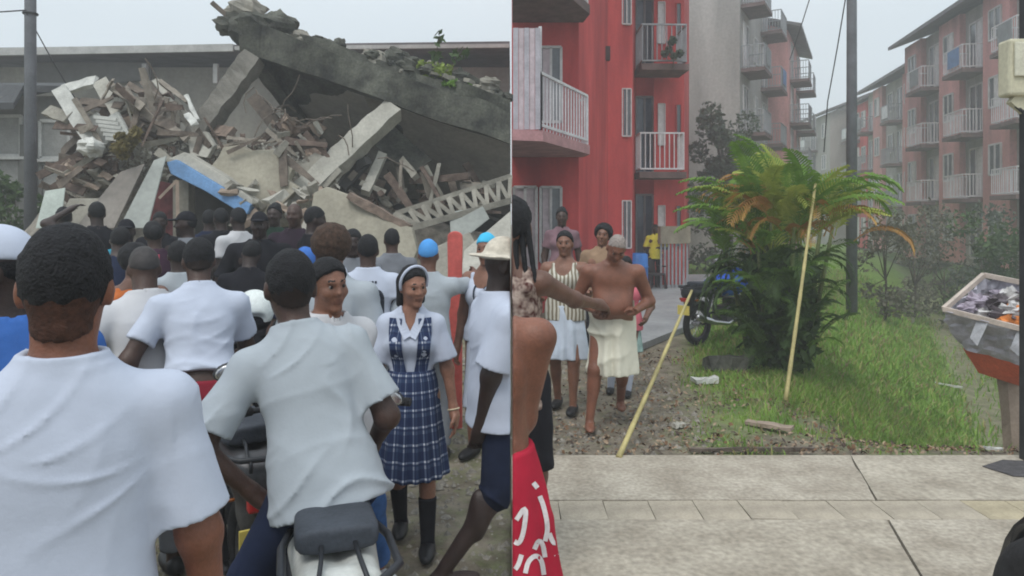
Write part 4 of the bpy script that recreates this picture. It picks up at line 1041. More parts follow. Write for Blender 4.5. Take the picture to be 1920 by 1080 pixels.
def person(label, loc, yaw, h=1.72, cat='person', build=1.0, sex='m', belly=0.0, sk='brown', pel=None, lean=0, roll=0, twist=0,
           head=(0, 0, 0), lh=None, rh=None, lf=None, rf=None, lelb=None, relb=None, lknee=None, rknee=None, curl=.45, hair='short', hairm=None, clothes=(), vox=.012, side=0,
           face=False, group=None, hs=1.0, headfwd=0.0, lfy=0, rfy=0, nohands=False, necklen=0.0):
    s = h / 1.72
    loc = np.array(loc, float)
    yaw += math.degrees(math.atan2(-loc[0], loc[1]))
    root = thing('person', label, cat, tuple(loc), 0, group)
    B = Rz(R(yaw))
    def lp(p): return loc + B @ (np.array(p, float))
    P = lp(pel if pel is not None else (0, 0, .905 * s))
    A = B @ Ry(R(roll)) @ Rx(-R(lean)) @ Rz(R(twist))
    def tp(x, y, z): return P + A @ (np.array([x, y, z]) * s)
    C7 = tp(0, -.01, .545)
    Hh = B @ Rz(R(head[0])) @ Ry(R(head[2])) @ Rx(-R(head[1]))
    q = s * .93 * hs
    neck_dir = nrm(.6 * A[:, 2] + .4 * Hh[:, 2])
    hc = C7 + neck_dir * (.086 + necklen) * s + Hh @ np.array([0, .025 + headfwd, .05]) * s
    def hp(x, y, z): return hc + Hh @ (np.array([x, y, z]) * q)
    sw = .185 * (1 if sex == 'm' else .9) * build
    SL, SR = tp(-sw, -.005, .442), tp(sw, -.005, .442)
    la, lb = .285 * s, .25 * s
    out = B[:, 0]; fw = B[:, 1]
    def handt(v, side_): return lp(v) if v is not None else (SL if side_ < 0 else SR) + out * side_ * .07 * s + fw * .06 * s + np.array([0, 0, -.515 * s])
    EL, WL = ik(SL, handt(lh, -1), la, lb, (B @ np.array(lelb)) if lelb is not None else -fw - out * .5)
    ER, WR = ik(SR, handt(rh, 1), la, lb, (B @ np.array(relb)) if relb is not None else -fw + out * .5)
    hw = .09 * (1.08 if sex == 'f' else 1)
    Bp = B
    HL, HR = P - Bp[:, 0] * hw * s, P + Bp[:, 0] * hw * s
    AL = lp(lf) if lf is not None else lp((-.11 * s, -.03, .075 * s)); AR = lp(rf) if rf is not None else lp((.11 * s, .03, .075 * s))
    KL, AL = ik(HL, AL, .421 * s, .414 * s, (B @ np.array(lknee)) if lknee is not None else fw - out * .1)
    KR, AR = ik(HR, AR, .421 * s, .414 * s, (B @ np.array(rknee)) if rknee is not None else fw + out * .1)
    b = build * s
    if sex == 'm':
        TP = [(-.10, .10, .085), (-.03, .158, .11), (.05, .163, .115), (.16, .152, .105 + .35 * belly, 0, .5 * belly), (.24, .15, .105 + .3 * belly, 0, .4 * belly), (.34, .166, .115), (.42, .165, .108), (.475, .125, .085), (.53, .065, .06)]
    else:
        TP = [(-.10, .11, .095), (-.03, .175, .12), (.05, .172, .12), (.16, .142, .10 + .35 * belly, 0, .5 * belly), (.24, .133, .095 + .3 * belly, 0, .4 * belly), (.34, .148, .108), (.42, .148, .098), (.475, .112, .078), (.53, .055, .052)]
    TP = [(z * s, w_ * b, d_ * b) + tuple(e * s for e in r_) for (z, w_, d_, *r_) in TP]
    pts = [P, C7, hc + np.array([0, 0, .16]), hc + Hh[:, 1] * .1, EL, ER, WL, WR, WL + (WL - EL) * .75, WR + (WR - ER) * .75, KL, KR, AL - [0, 0, .05], AR - [0, 0, .05], SL, SR,
           AL + fw * .12, AR + fw * .12]
    lo, hi = bounds(pts, .13 * max(1, build) + .05)
    lo[2] = min(lo[2], min(AL[2], AR[2]) - .12)
    def arms(f, g=0.0, gb=0.0, k=.03, upto=None, sidez=(0, 1)):
        for i in sidez:
            S, E, W_ = ((SL, EL, WL), (SR, ER, WR))[i]; sg = (-1, 1)[i]
            f.cone(tp(sg * .05, -.012, .468), S, .048 * b + g, .052 * b + g * .8, .05)
            if upto is None:
                f.cone(S, E, .056 * b + g, .043 * b + g, k); f.cone(E, W_, .043 * b + g, .027 * b + g, k)
            elif upto <= 1:
                f.cone(S, S + (E - S) * upto, .052 * b + g * .8, .050 * b + g + gb, .04, cut1=True)
            else:
                f.cone(S, E, .056 * b + g, .045 * b + g, k); f.cone(E, E + (W_ - E) * (upto - 1), .045 * b + g, .038 * b + g + gb, k, cut1=True)
    def legs(f, g=0.0, gb=0.0, k=.035, upto=None):
        for (Hp, K, An) in ((HL, KL, AL), (HR, KR, AR)):
            if upto is None:
                f.cone(Hp, K, .083 * b + g, .054 * b + g, k); f.cone(K, An, .052 * b + g, .034 * s + g, k)
                d = nrm(An - K); back = -fw - d * (-fw @ d)
                f.ell(K + (An - K) * .28 + nrm(back) * .016 * s, (.044 * b + g, .044 * b + g, .12 * s), B, k)
            elif upto <= 1:
                f.cone(Hp, Hp + (K - Hp) * upto, .088 * b + g, .066 * b + g + gb, k, cut1=True)
            else:
                f.cone(Hp, K, .085 * b + g, .06 * b + g, k); f.cone(K, K + (An - K) * (upto - 1), .058 * b + g, .042 * b + g + gb, k, cut1=True)
    # ---- body: one surface
    f = Field(lo, hi, vox)
    f.prof(P, A, TP, .02)
    if sex == 'f':
        for sg in (-1, 1): f.ell(tp(sg * .065, .075, .33), (.058 * b, .05 * b, .058 * b), A, .04)
    elif belly == 0:
        for sg in (-1, 1): f.ell(tp(sg * .07, .07, .36), (.075 * b, .035 * b, .055 * b), A, .04)
    arms(f); legs(f)
    f.cone(C7 - A[:, 2] * .03 * s, hc - Hh[:, 2] * .045 * s - Hh[:, 1] * .015 * s, .058 * b, .054 * s, .04)
    f.ell(hp(0, -.004, .022), (.076 * q, .096 * q, .101 * q), Hh, .015)
    f.ell(hp(0, .022, -.05), (.058 * q, .07 * q, .078 * q), Hh, .03)
    for sg in (-1, 1):
        f.ell(hp(sg * .078, -.008, -.012), (.011 * q, .022 * q, .033 * q), Hh, .01)
        f.ell(hp(sg * .033, .097, .004), (.017 * q, .012 * q, .010 * q), Hh, .012, 's')
        f.ell(hp(sg * .042, .062, -.03), (.024 * q, .026 * q, .024 * q), Hh, .02)
    f.ell(hp(0, .086, .024), (.052 * q, .014 * q, .011 * q), Hh, .015)
    f.cone(hp(0, .094, .005), hp(0, .108, -.027), .009 * q, .0135 * q, .012)
    f.ell(hp(0, .101, -.033), (.021 * q, .012 * q, .009 * q), Hh, .008)
    f.ell(hp(0, .085, -.066), (.024 * q, .013 * q, .008 * q), Hh, .01)
    f.ell(hp(0, .083, -.080), (.021 * q, .013 * q, .009 * q), Hh, .01)
    f.ell(hp(0, .075, -.112), (.026 * q, .02 * q, .018 * q), Hh, .02)
    # hands
    if not nohands:
        for (E, W_, sg) in ((EL, WL, -1), (ER, WR, 1)):
            fd = nrm(W_ - E); wv = nrm(fw - fd * (fw @ fd)); pn = nrm(np.cross(fd, wv)); med = -out * sg
            if pn @ med < 0: pn = -pn
            hs_ = s * 1.0
            AH = np.stack([wv, pn, fd], 1)
            f.cone(W_ - fd * .02, W_ + fd * .03 * hs_, .026 * s, .03 * s, .02)
            f.ell(W_ + fd * .05 * hs_, (.042 * hs_, .019 * hs_, .052 * hs_), AH, .02)
            for (o_, ln) in ((.031, .072), (.0105, .082), (-.0105, .076), (-.03, .060)):
                r0 = W_ + (fd * .088 + wv * o_) * hs_
                c1 = curl; p1 = r0 + (fd * math.cos(c1) + pn * math.sin(c1) + wv * o_ * 1.2) * ln * .52 * hs_
                c2 = curl * 2.1; p2 = p1 + (fd * math.cos(c2) + pn * math.sin(c2)) * ln * .48 * hs_
                f.cone(r0 - fd * .02, p1, .0098 * hs_, .009 * hs_, .006); f.cone(p1, p2, .009 * hs_, .0072 * hs_, .004)
            t0 = W_ + (fd * .03 + wv * .034) * hs_; t1 = t0 + nrm(fd * .75 + wv * .5 + pn * .45) * .042 * hs_; t2 = t1 + nrm(fd * .95 + pn * (.3 + curl * .5)) * .032 * hs_
            f.cone(t0, t1, .013 * hs_, .0105 * hs_, .012); f.cone(t1, t2, .0105 * hs_, .0085 * hs_, .004)
    for (An, K, fy) in ((AL, KL, lfy), (AR, KR, rfy)):
        fd = B @ Rz(R(fy)) @ np.array([0, 1, 0.])
        FA = np.stack([np.cross(fd, [0, 0, 1]), fd, np.array([0, 0, 1.])], 1)
        f.ell(An + fd * .065 * s - np.array([0, 0, .043 * s]), (.043 * s, .12 * s, .03 * s), FA, .03)
        f.ell(An - fd * .03 * s - np.array([0, 0, .035 * s]), (.034 * s, .04 * s, .038 * s), FA, .02)
    hairm = hairm or (M_GREY if hair in ('grey',) else M_HAIR)
    me = f.mesh('body', loc, [SK[sk], LIPS[sk], M_HAIR], side)
    bo = obj('body', me, root)
    if face:
        n = len(me.polygons); cc = np.empty(n * 3, np.float32); me.polygons.foreach_get('center', cc); cc = cc.reshape(-1, 3) + loc - hc
        l = (cc @ Hh) / q; mi = np.zeros(n, np.int32)
        mi[(np.abs(l[:, 0]) < .024) & (l[:, 1] > .086) & (l[:, 2] < -.060) & (l[:, 2] > -.086) & (np.abs(l[:, 0]) * .55 < .0135 - np.abs(l[:, 2] + .073) + .006)] = 1
        ar = np.abs(l[:, 0]); bz = .0265 + .006 * np.sin((ar - .012) / .04 * 3.14)
        mi[(ar > .012) & (ar < .052) & (l[:, 1] > .05) & (np.abs(l[:, 2] - bz) < .0032)] = 2
        me.polygons.foreach_set('material_index', mi)
        for sg in (-1, 1):
            m = MB(); c = hp(sg * .032, .0795, .002); r_ = .0118 * q
            m.lathe([(r_ * math.sin(a), -r_ * math.cos(a)) for a in np.linspace(.05, 3.09, 9)], 12)
            M_ = Matrix(Hh.tolist()) @ Matrix.Rotation(R(-90), 3, 'X')
            m.v = [tuple(M_ @ Vector(v) * 1.0 + Vector(c - loc)) for v in m.v]
            for i, fc in enumerate(m.f):
                ctr = np.mean([np.array(m.v[j]) for j in fc], 0) + loc - c
                if (ctr @ Hh)[1] > r_ * .62: m.mi[i] = 1
            m.build('eye', [M_EYE, M_IRIS], root, True)
    # ---- hair and headwear
    def hfield(ext=.2, v=None):
        l_, h_ = bounds([hc], ext * q); return Field(l_, h_, v or max(.007, vox * .7))
    def hbuild(fld, name, m_):
        me_ = fld.mesh(name, loc, m_, side)
        return obj(name, me_, root) if me_ is not None else None
    def lumps(fld, amp, fr):
        X, Y, Z = fld.ax[0][:, None, None], fld.ax[1][None, :, None], fld.ax[2][None, None, :]
        fld.f = fld.f + (amp * (np.sin(fr * X + 2 * np.sin(fr * .5 * Z)) * np.sin(fr * 1.1 * Y + 1) * np.sin(fr * .9 * Z + 2 * np.sin(fr * .6 * X)))).astype(np.float32)
    if hair in ('short', 'grey', 'fade', 'girl', 'bun', 'braids', 'long', 'tied'):
        g = {'short': .006, 'grey': .0025, 'fade': .007, 'girl': .010, 'bun': .010, 'braids': .010, 'long': .014, 'tied': .012}[hair]
        fl = hfield(.26)
        fl.ell(hp(0, -.006, .024), (.076 * q + g, .096 * q + g, .101 * q + g), Hh, 0)
        n_ = Hh @ np.array([0, .62, -1.0 if hair != 'fade' else -1.0]); c_ = hp(0, 0, {'fade': -.046, 'grey': .02}.get(hair, .0))
        if hair in ('fade', 'short', 'grey'):
            fl.plane(c_, n_)
            fl.plane(hp(0, .082, .0), Hh @ np.array([0, 1, -.25]))
        else:
            fl.plane(hp(0, .0, .012), Hh @ np.array([0, .85, -1.0]))
        lumps(fl, .003, 75); lumps(fl, .002, 170)
        if hair == 'bun': fl.ell(hp(0, -.075, .10), (.06 * q, .06 * q, .055 * q), Hh, .02); lumps(fl, .003, 60)
        if hair == 'tied': fl.ell(hp(0, -.115, .02), (.05 * q, .045 * q, .06 * q), Hh, .02)
        if hair == 'girl':
            for sg in (-1, 1): fl.cone(hp(sg * .066, -.03, .03), hp(sg * .078, -.035, -.12), .03 * q, .022 * q, .03)
        if hair == 'long':
            for t in np.linspace(-1, 1, 9): fl.cone(hp(t * .075, -.06 + .02 * abs(t), .03), hp(t * .09, -.085, -.21), .03 * q, .022 * q, .025)
            lumps(fl, .004, 70)
        if hair == 'braids':
            for t in np.linspace(-1, 1, 7): fl.cone(hp(t * .07, -.05 + .03 * abs(t), .04), hp(t * .105 + .015, -.06 + .02 * abs(t), -.22), .014 * q, .010 * q, .006)
        hbuild(fl, 'hair', hairm)
        if hair in ('fade', 'short') and loc[1] < 4:          # shaved sides fading into the neck
            fl = hfield(.2, .006); fl.ell(hp(0, -.006, .022), (.0765 * q + .0022, .0965 * q + .0022, .1015 * q + .0022), Hh, 0)
            fl.cone(hp(0, -.036, -.03), hp(0, -.036, -.085), .057 * q, .056 * q, .02)
            fl.plane(hp(0, 0, {'fade': -.068}.get(hair, -.03)), Hh @ np.array([0, .45, -1.0])); fl.plane(hp(0, .06, .0), Hh @ np.array([0, 1, -.25])); lumps(fl, .0015, 130)
            hbuild(fl, 'stubble', STUB[sk])
    elif hair == 'afro':
        fl = hfield(.32); fl.ell(hp(0, -.02, .035), (.115 * q, .125 * q, .12 * q), Hh, 0); fl.plane(hp(0, .03, .0), Hh @ np.array([0, 1.1, -.75])); lumps(fl, .006, 70); hbuild(fl, 'hair', hairm)
    elif hair in ('cap', 'whitecap', 'durag', 'lightcap', 'scarf'):
        m_ = {'cap': C_BLACK, 'whitecap': W_TEE, 'durag': C_CAPB, 'lightcap': C_CAPL, 'scarf': C_BLUE}[hair]
        fl = hfield(.26); fl.ell(hp(0, -.006, .028), (.083 * q, .102 * q, .106 * q), Hh, 0)
        if hair in ('durag', 'scarf', 'lightcap'):
            fl.plane(hp(0, 0, .022), Hh @ np.array([0, .45, -1.0])); lumps(fl, .003, 45)
        else:
            fl.plane(hp(0, 0, .035), Hh @ np.array([0, .1, -1.0]))
            fl.ell(hp(0, .115, .042), (.07 * q, .075 * q, .011 * q), Hh, .01)
        hbuild(fl, 'cap' if hair != 'scarf' else 'headscarf', m_)
        if hair in ('cap', 'whitecap'):
            fl = hfield(.2); fl.ell(hp(0, -.006, .02), (.08 * q, .099 * q, .1 * q), Hh, 0); fl.plane(hp(0, 0, .03), Hh @ np.array([0, .0, 1.])); fl.plane(hp(0, 0, -.0), Hh @ np.array([0, .6, -1.])); hbuild(fl, 'hair', M_HAIR)
    elif hair == 'hat':
        fl = hfield(.32); fl.ell(hp(0, -.006, .06), (.085 * q, .103 * q, .10 * q), Hh, 0); fl.plane(hp(0, 0, .045), Hh @ np.array([0, .05, -1.]))
        fl.ell(hp(0, .0, .05), (.16 * q, .19 * q, .014 * q), Hh, .02, extra=lambda d, u, v, w_: d); hbuild(fl, 'sun_hat', C_STRAW)
    # ---- clothes
    for ci, c in enumerate(clothes):
        k = c['k']; m_ = c['m']; v = c.get('v', vox)
        if k in ('tee', 'tank'):
            hem = c.get('hem', -.10) * s; g = c.get('g', .014) * s * .72; sf = c.get('sl', .62)
            l_, h_ = bounds([tp(0, 0, -.25), C7, SL, SR, EL, ER] + ([WL, WR] if sf > 1 else []), .14 * b + .06); fl = Field(l_, h_, v)
            fl_hem = c.get('flare', .012) * s
            prof = [(hem, np.interp(hem, [t[0] for t in TP], [t[1] for t in TP]) if hem > -.03 * s else .168 * b, .12 * b + belly * .1)] + [t for t in TP if t[0] > hem + .02 * s]
            if k == 'tee': prof = [t for t in prof if t[0] < .5 * s] + [(.505 * s, .098 * b, .075 * b), (.56 * s, .066 * b, .066 * b)]
            prof = [(t[0], t[1] + fl_hem * max(0, (.25 * s - t[0]) / (.3 * s)), t[2] + fl_hem * max(0, (.25 * s - t[0]) / (.3 * s)) + c.get('dep', 0), *t[3:]) for t in prof]
            fl.prof(P, A, prof, 0, grow=g)
            if sex == 'f':
                for sg in (-1, 1): fl.ell(tp(sg * .065, .072, .33), (.062 * b + g, .052 * b + g, .062 * b + g), A, .05)
            if k == 'tee': arms(fl, g, c.get('slg', .012) * s, upto=sf)
            else:
                for sg in (-1, 1): fl.cone(tp(sg * .095, -.075, .42), tp(sg * .095, .07, .40), .03 * s, .03 * s, .03); fl.cone(tp(sg * .095, -.03, .475), tp(sg * .095, .02, .475), .032 * s, .032 * s, .03)
                fl.plane(tp(0, 0, .50), A[:, 2])
            if c.get('rip', .004): fl.ripple(c.get('rip', .004), ci + int(abs(loc[0]) * 1000) % 97, c.get('fr', 11), c.get('dir', (.35, .2, 1)))
            if c.get('dr'): fl.drape(P, A, s, c['dr'], ci + int(abs(loc[0]) * 777) % 91, hem / s)
            nk = c.get('neck', .066) * s
            fl.cone(C7 - A[:, 2] * c.get('nd', .012) * s + A[:, 1] * .012 * s, C7 + neck_dir * .25, nk * b, nk * b, .012, 's')
            if k == 'tank': fl.cone(tp(0, .03, .49), tp(0, .2, .44), .075 * s, .085 * s, .02, 's')
            if c.get('vneck'):
                fl.cone(C7 + A[:, 1] * .05 * s, tp(0, .14, c['vneck']), .05 * s, .008, .0, 's')
            o = obj(c.get('name', 'shirt'), fl.mesh('shirt', loc, m_, side), root)
            c['obj'] = o
        elif k == 'pants':
            up = c.get('up', 1.9); g = c.get('g', .012) * s
            l_, h_ = bounds([P + [0, 0, .12], HL, HR, KL, KR] + ([AL, AR] if up > 1 else []), .16 * b); fl = Field(l_, h_, v)
            fl.prof(P, A, [t for t in TP if t[0] < c.get('top', .06) * s], .02, grow=g)
            legs(fl, g, c.get('gb', .01) * s, .03, up)
            if c.get('rip', .004): fl.ripple(c.get('rip', .004), 5 + ci, 12, (.1, .3, 1))
            if up < 1.98:
                pass
            o = obj(c.get('name', 'trousers' if up > 1.2 else 'shorts'), fl.mesh('pants', loc, m_, side), root); c['obj'] = o
        elif k == 'skirt':
            z0 = c['z0'] * s; z1 = c['z1'] * s; wt, wb = c.get('w', (.145, .23)); dp = c.get('dep', .8)
            l_, h_ = bounds([P + [0, 0, z1], P + [0, 0, z0]], max(wt, wb) * s * 1.25 + .03); fl = Field(l_, h_, v)
            cx, cy = c.get('off', (0, 0))
            fl.prof(P, B, [(z0, wb * s, wb * dp * s, cx, cy), ((z0 + z1) / 2, (wt * .45 + wb * .55) * s, (wt * .45 + wb * .55) * dp * s, cx / 2, cy / 2), (z1 - .06 * s, (wt + .018) * s, (wt + .018) * dp * s), (z1, wt * s, wt * dp * s)], 0, pleat=c.get('pleat', (.07, 11, 1.0)), power=2.0)
            if c.get('rip'): fl.ripple(c['rip'], 8, 12, (1, .3, .1))
            o = obj(c.get('name', 'skirt'), fl.mesh('skirt', loc, m_, side), root); c['obj'] = o
        elif k == 'shoes':
            for (An, K, fy) in ((AL, KL, lfy), (AR, KR, rfy)):
                fd = B @ Rz(R(fy)) @ np.array([0, 1, 0.]); FA = np.stack([np.cross(fd, [0, 0, 1]), fd, np.array([0, 0, 1.])], 1)
                l_, h_ = bounds([An, An + fd * .1], .14 * s); fl = Field(l_, h_, min(v, .009))
                fl.ell(An + fd * .06 * s - np.array([0, 0, .04 * s]), (.05 * s, .135 * s, .042 * s), FA, .02)
                fl.ell(An - fd * .035 * s - np.array([0, 0, .03 * s]), (.042 * s, .05 * s, .05 * s), FA, .02)
                fl.plane(An - np.array([0, 0, .073 * s]), (0, 0, -1))
                if c.get('open'): fl.plane(An - np.array([0, 0, .052 * s]), (0, 0, 1))
                me_ = fl.mesh('shoe', loc, m_, side)
                if me_: obj(c.get('name', 'shoe'), me_, root)
        elif k == 'socks':
            for (An, K, fy) in ((AL, KL, lfy), (AR, KR, rfy)):
                l_, h_ = bounds([An, K], .1 * s); fl = Field(l_, h_, v)
                T = An + (K - An) * c.get('to', .6)
                fl.cone(An - np.array([0, 0, .02]), T, .04 * s, (.055 if c.get('to', .6) > .45 else .047) * s, 0, cut1=True)
                me_ = fl.mesh('sock', loc, m_, side)
                if me_: obj('sock', me_, root)
    root['_'] = 0; del root['_']
    return dict(root=root, P=P, A=A, B=B, tp=tp, hp=hp, hc=hc, Hh=Hh, C7=C7, WL=WL, WR=WR, EL=EL, ER=ER, SL=SL, SR=SR, q=q, s=s, loc=loc, KL=KL, KR=KR, AL=AL, AR=AR, body=bo)

def project_on(name, polys2d, frame_o, ux, uy, ray, targets, m_, parent, off=.003, subdiv=0.02):
    """flat print laid onto cloth: 2-D quads in the (ux, uy) plane, dropped along 'ray' onto the target meshes"""
    trees = []
    for t in targets:
        me = t.data; pl = Vector(t.parent.location) if t.parent else Vector()
        trees.append(BVHTree.FromPolygons([v.co + pl for v in me.vertices], [tuple(p.vertices) for p in me.polygons]))
    m = MB(); ray = Vector(ray).normalized()
    for q in polys2d:
        v = []
        for (a, b) in q:
            o = Vector(frame_o) + Vector(ux) * a + Vector(uy) * b
            best = None
            for t in trees:
                h = t.ray_cast(o, ray)
                if h[0] is not None and (best is None or h[3] < best[3]): best = h
            if best is None: v = None; break
            v.append(best[0] - ray * off)
        if v: m.add(v, [tuple(range(len(v)))])
    if not m.f: return None
    o = m.build(name, m_, None); o.parent = parent
    o.data.transform(Matrix.Translation(-Vector(parent.location))); return o

def ribbon(pts, wd, step=.012):
    """2-D stroke -> quads"""
    out = []; P2 = [Vector(p) for p in pts]; fine = [P2[0]]
    for a, b in zip(P2[:-1], P2[1:]):
        n = max(1, int((b - a).length / step))
        for i in range(1, n + 1): fine.append(a.lerp(b, i / n))
    L = []
    for i, p in enumerate(fine):
        d = fine[min(i + 1, len(fine) - 1)] - fine[max(i - 1, 0)]; n_ = Vector((-d.y, d.x)).normalized() * wd / 2
        L.append((p + n_, p - n_))
    for (a, b), (c, d) in zip(L[:-1], L[1:]): out.append([tuple(a), tuple(b), tuple(d), tuple(c)])
    return out
# ------------------------------------------------------------------ poles and wires
M_POLE = mat('pole_grey', (.10, .105, .115), .8, .25, 3, .2, 20); M_WIRE = mat('wire', (.03, .03, .035), .6)
def pole(label, x, y, r0, r1, top, z=0.0):
    t0 = thing('utility_pole', label, 'utility pole', (x, y, z)); m = MB(); m.tube([(0, 0, -.2), (0, 0, top)], [r0, r1], 14); m.build('shaft', M_POLE, t0, True); return t0
p = at(57, 400, 12); t0 = pole('grey utility pole in front of the small house at the left edge', p.x, 12, .10, .085, 7, .4)
m = MB(); m.tube([(0, -.1, 5.0), (-1.2, -.3, 4.85), (-4, -.5, 4.75)], .012, 5); m.build('wire', M_WIRE, t0); m = MB(); m.tube([(0, -.1, 4.95), (.2, .3, 4.2), (.3, .8, 3.6)], .01, 5); m.build('wire', M_WIRE, t0)
m = MB(); m.torus((0, 0, 4.97), (0, 0, 1), .105, .018, 20, 6); m.build('clamp', M_WIRE, t0)
p = at(1597, 400, 15); t0 = pole('dark grey utility pole behind the palm', p.x, 15, .115, .095, 9)
def wire(pts, r_=.011):
    m = MB(); m.tube([Vector(q) - Vector(t0.location) for q in pts], r_, 5); return m.build('wire', M_WIRE, t0)
wire([at(1590, -30, 14.9), at(1570, 90, 15.5), at(1552, 190, 16), at(1545, 285, 16.5)], .014); wire([at(1530, -40, 24), at(1505, 40, 26), at(1481, 112, 30)], .02)
for (px, py, k) in ((1613, 158, .12), (1640, 168, .1)):
    m = MB(); m.tube([at(px, py + 22, 49) - Vector(t0.location), at(px, py, 49) - Vector(t0.location)], .12, 6)

# meter box on a dark post at the right edge
mp = thing('meter_box', 'cream electric meter box on a dark post at the right edge', 'meter box', (3.67, 5.0, .0))
m = MB(); m.beam((.045, 0, -.2), (.045, 0, 4.0), .06, .06, (1, 0, 0)); m.build('post', mat('post_dark', (.03, .03, .032), .7, .3), mp)
M_CREAM = mat('box_cream', (.52, .49, .36), .5, .12, 3, .05, 20)
m = MB(); m.box((-.06, -.09, 2.83), (.25, .13, .40)); o = m.build('case', M_CREAM, mp, bevel=.02)
m = MB(); m.box((-.06, -.167, 2.88), (.20, .02, .24)); o = m.build('lid', mat('lid_cream', (.58, .56, .45), .45, .1), mp, bevel=.008)
m = MB(); m.box((-.06, -.180, 2.92), (.07, .01, .03)); m.build('window', M_INT, o)
m = MB(); m.tube([(-.09, -.09, 2.64), (-.10, -.10, 2.56), (-.06, -.11, 2.52), (-.02, -.10, 2.55), (.0, -.09, 2.63)], .014, 6); m.build('cable', M_WIRE, mp)
m = MB(); m.beam((-.12, -.09, 2.63), (-.02, -.09, 2.55), .10, .05, (0, 1, 0)); m.build('bracket', M_CREAM, mp)

# litter bin on a concrete stand
lb = thing('litter_bin', 'tilted grey and red litter bin lined with a bag by the ditch', 'litter bin', (4.30, 6.0, 0))
TL = Matrix.Translation((.0, 0, .62)) @ Matrix.Rotation(R(-20), 4, 'Y') @ Matrix.Rotation(R(20), 4, 'X') @ Matrix.Rotation(R(24), 4, 'Z')
def tub(z0, z1, s0, s1, th, m_, name, amp=.006, nu=8, nz_=6):
    v = []; f = []; per = [(-1 + 2 * k / nu, -1) for k in range(nu)] + [(1, -1 + 2 * k / nu) for k in range(nu)] + [(1 - 2 * k / nu, 1) for k in range(nu)] + [(-1, 1 - 2 * k / nu) for k in range(nu)]; n = len(per)
    for layer in (0, 1):
        for j in range(nz_ + 1):
            t_ = j / nz_; s_ = s0 + (s1 - s0) * t_ - th * layer; z = z0 + (z1 - z0) * t_
            for (a, b2) in per:
                p = Vector((a * s_, b2 * s_, z)); q = mnoise.noise(p * 9 + Vector((z1 * 7, 0, 0))) * amp + mnoise.noise(p * 22) * amp * .6; v.append(TL @ (p + Vector((a * q, b2 * q, q * .5))))
    N_ = n * (nz_ + 1)
    for j in range(nz_):
        for k in range(n):
            q = (k + 1) % n; f += [(j * n + k, j * n + q, j * n + n + q, j * n + n + k), (N_ + j * n + q, N_ + j * n + k, N_ + j * n + n + k, N_ + j * n + n + q)]
    for k in range(n): q = (k + 1) % n; f += [(nz_ * n + k, nz_ * n + q, N_ + nz_ * n + q, N_ + nz_ * n + k), (k, N_ + k, N_ + q, q)]
    m = MB(); m.add(v, f); return m.build(name, m_, lb)
tub(-.18, .10, .17, .235, .012, mat('bin_red', (.60, .13, .07), .5, .2, 4), 'lower_shell')
tub(.104, .52, .245, .315, .012, mat('bag_grey', (.42, .41, .46), .45, .2, 6, .5, 14), 'bag', .045, 14, 10)
m = MB(); sq = [TL @ Vector((a * .312, b2 * .312, .53)) for (a, b2) in ((-1, -1), (1, -1), (1, 1), (-1, 1))]
for k in range(4): m.beam(sq[k], sq[(k + 1) % 4], .035, .04)
m.build('rim', mat('rim_pale', (.50, .42, .36), .6, .2), lb)
m = MB(); m.prism([TL @ Vector((a * .17, b2 * .17, -.17)) for (a, b2) in ((-1, -1), (1, -1), (1, 1), (-1, 1))], (0, 0, .02)); m.build('bottom', mat('bin_red', (.4, .07, .05)), lb)
for k in range(14):
    c = TL @ Vector((random.uniform(-.2, .2), random.uniform(-.2, .2), .40 + random.uniform(0, .12))); v, f = [], []
    m = MB(); n_ = 9; q_ = 12; sc3 = Vector((random.uniform(.06, .12), random.uniform(.05, .1), random.uniform(.04, .08)))
    for i in range(n_ + 1):
        for j in range(q_):
            th, ph = math.pi * i / n_, 2 * math.pi * j / q_; p = Vector((math.sin(th) * math.cos(ph), math.sin(th) * math.sin(ph), math.cos(th))); e = 1 + .9 * mnoise.noise(p * 2.4 + Vector((k * 3.1, 0, 0))) + .4 * mnoise.noise(p * 6 + Vector((0, k * 1.7, 0)))
            m.v.append(tuple(c + Vector((p.x * sc3.x, p.y * sc3.y, p.z * sc3.z)) * e))
    m.f = [(i * q_ + j, (i + 1) * q_ + j, (i + 1) * q_ + (j + 1) % q_, i * q_ + (j + 1) % q_) for i in range(n_) for j in range(q_)]; m.mi = [0] * len(m.f)
    m.build('rubbish', smooth=False, parent=lb, mats=[mat('rub_w', (.55, .53, .52), .6), mat('rub_d', (.12, .10, .11), .6), mat('rub_o', (.60, .20, .05), .6), mat('rub_p', (.35, .30, .36), .5)][k % 4])
for k in range(2):
    a_ = TL @ Vector((-.31, -.25 + .3 * k, .5)); m = MB(); m.prism([a_, a_ + Vector((.03, -.1, .0)), a_ + Vector((-.03 - .02 * k, -.08, -.2)), a_ + Vector((-.07, -.02, -.14))], (.006, .004, .0)); m.build('bag_flap', mat('bag_grey2', (.40, .40, .42), .45, .3, 9), lb)
m = MB(); m.beam((.06, .05, .44), (.14, .0, -1.0), .16, .12, (0, 1, 0), 4, .008); m.build('stand', M_TANB, lb)

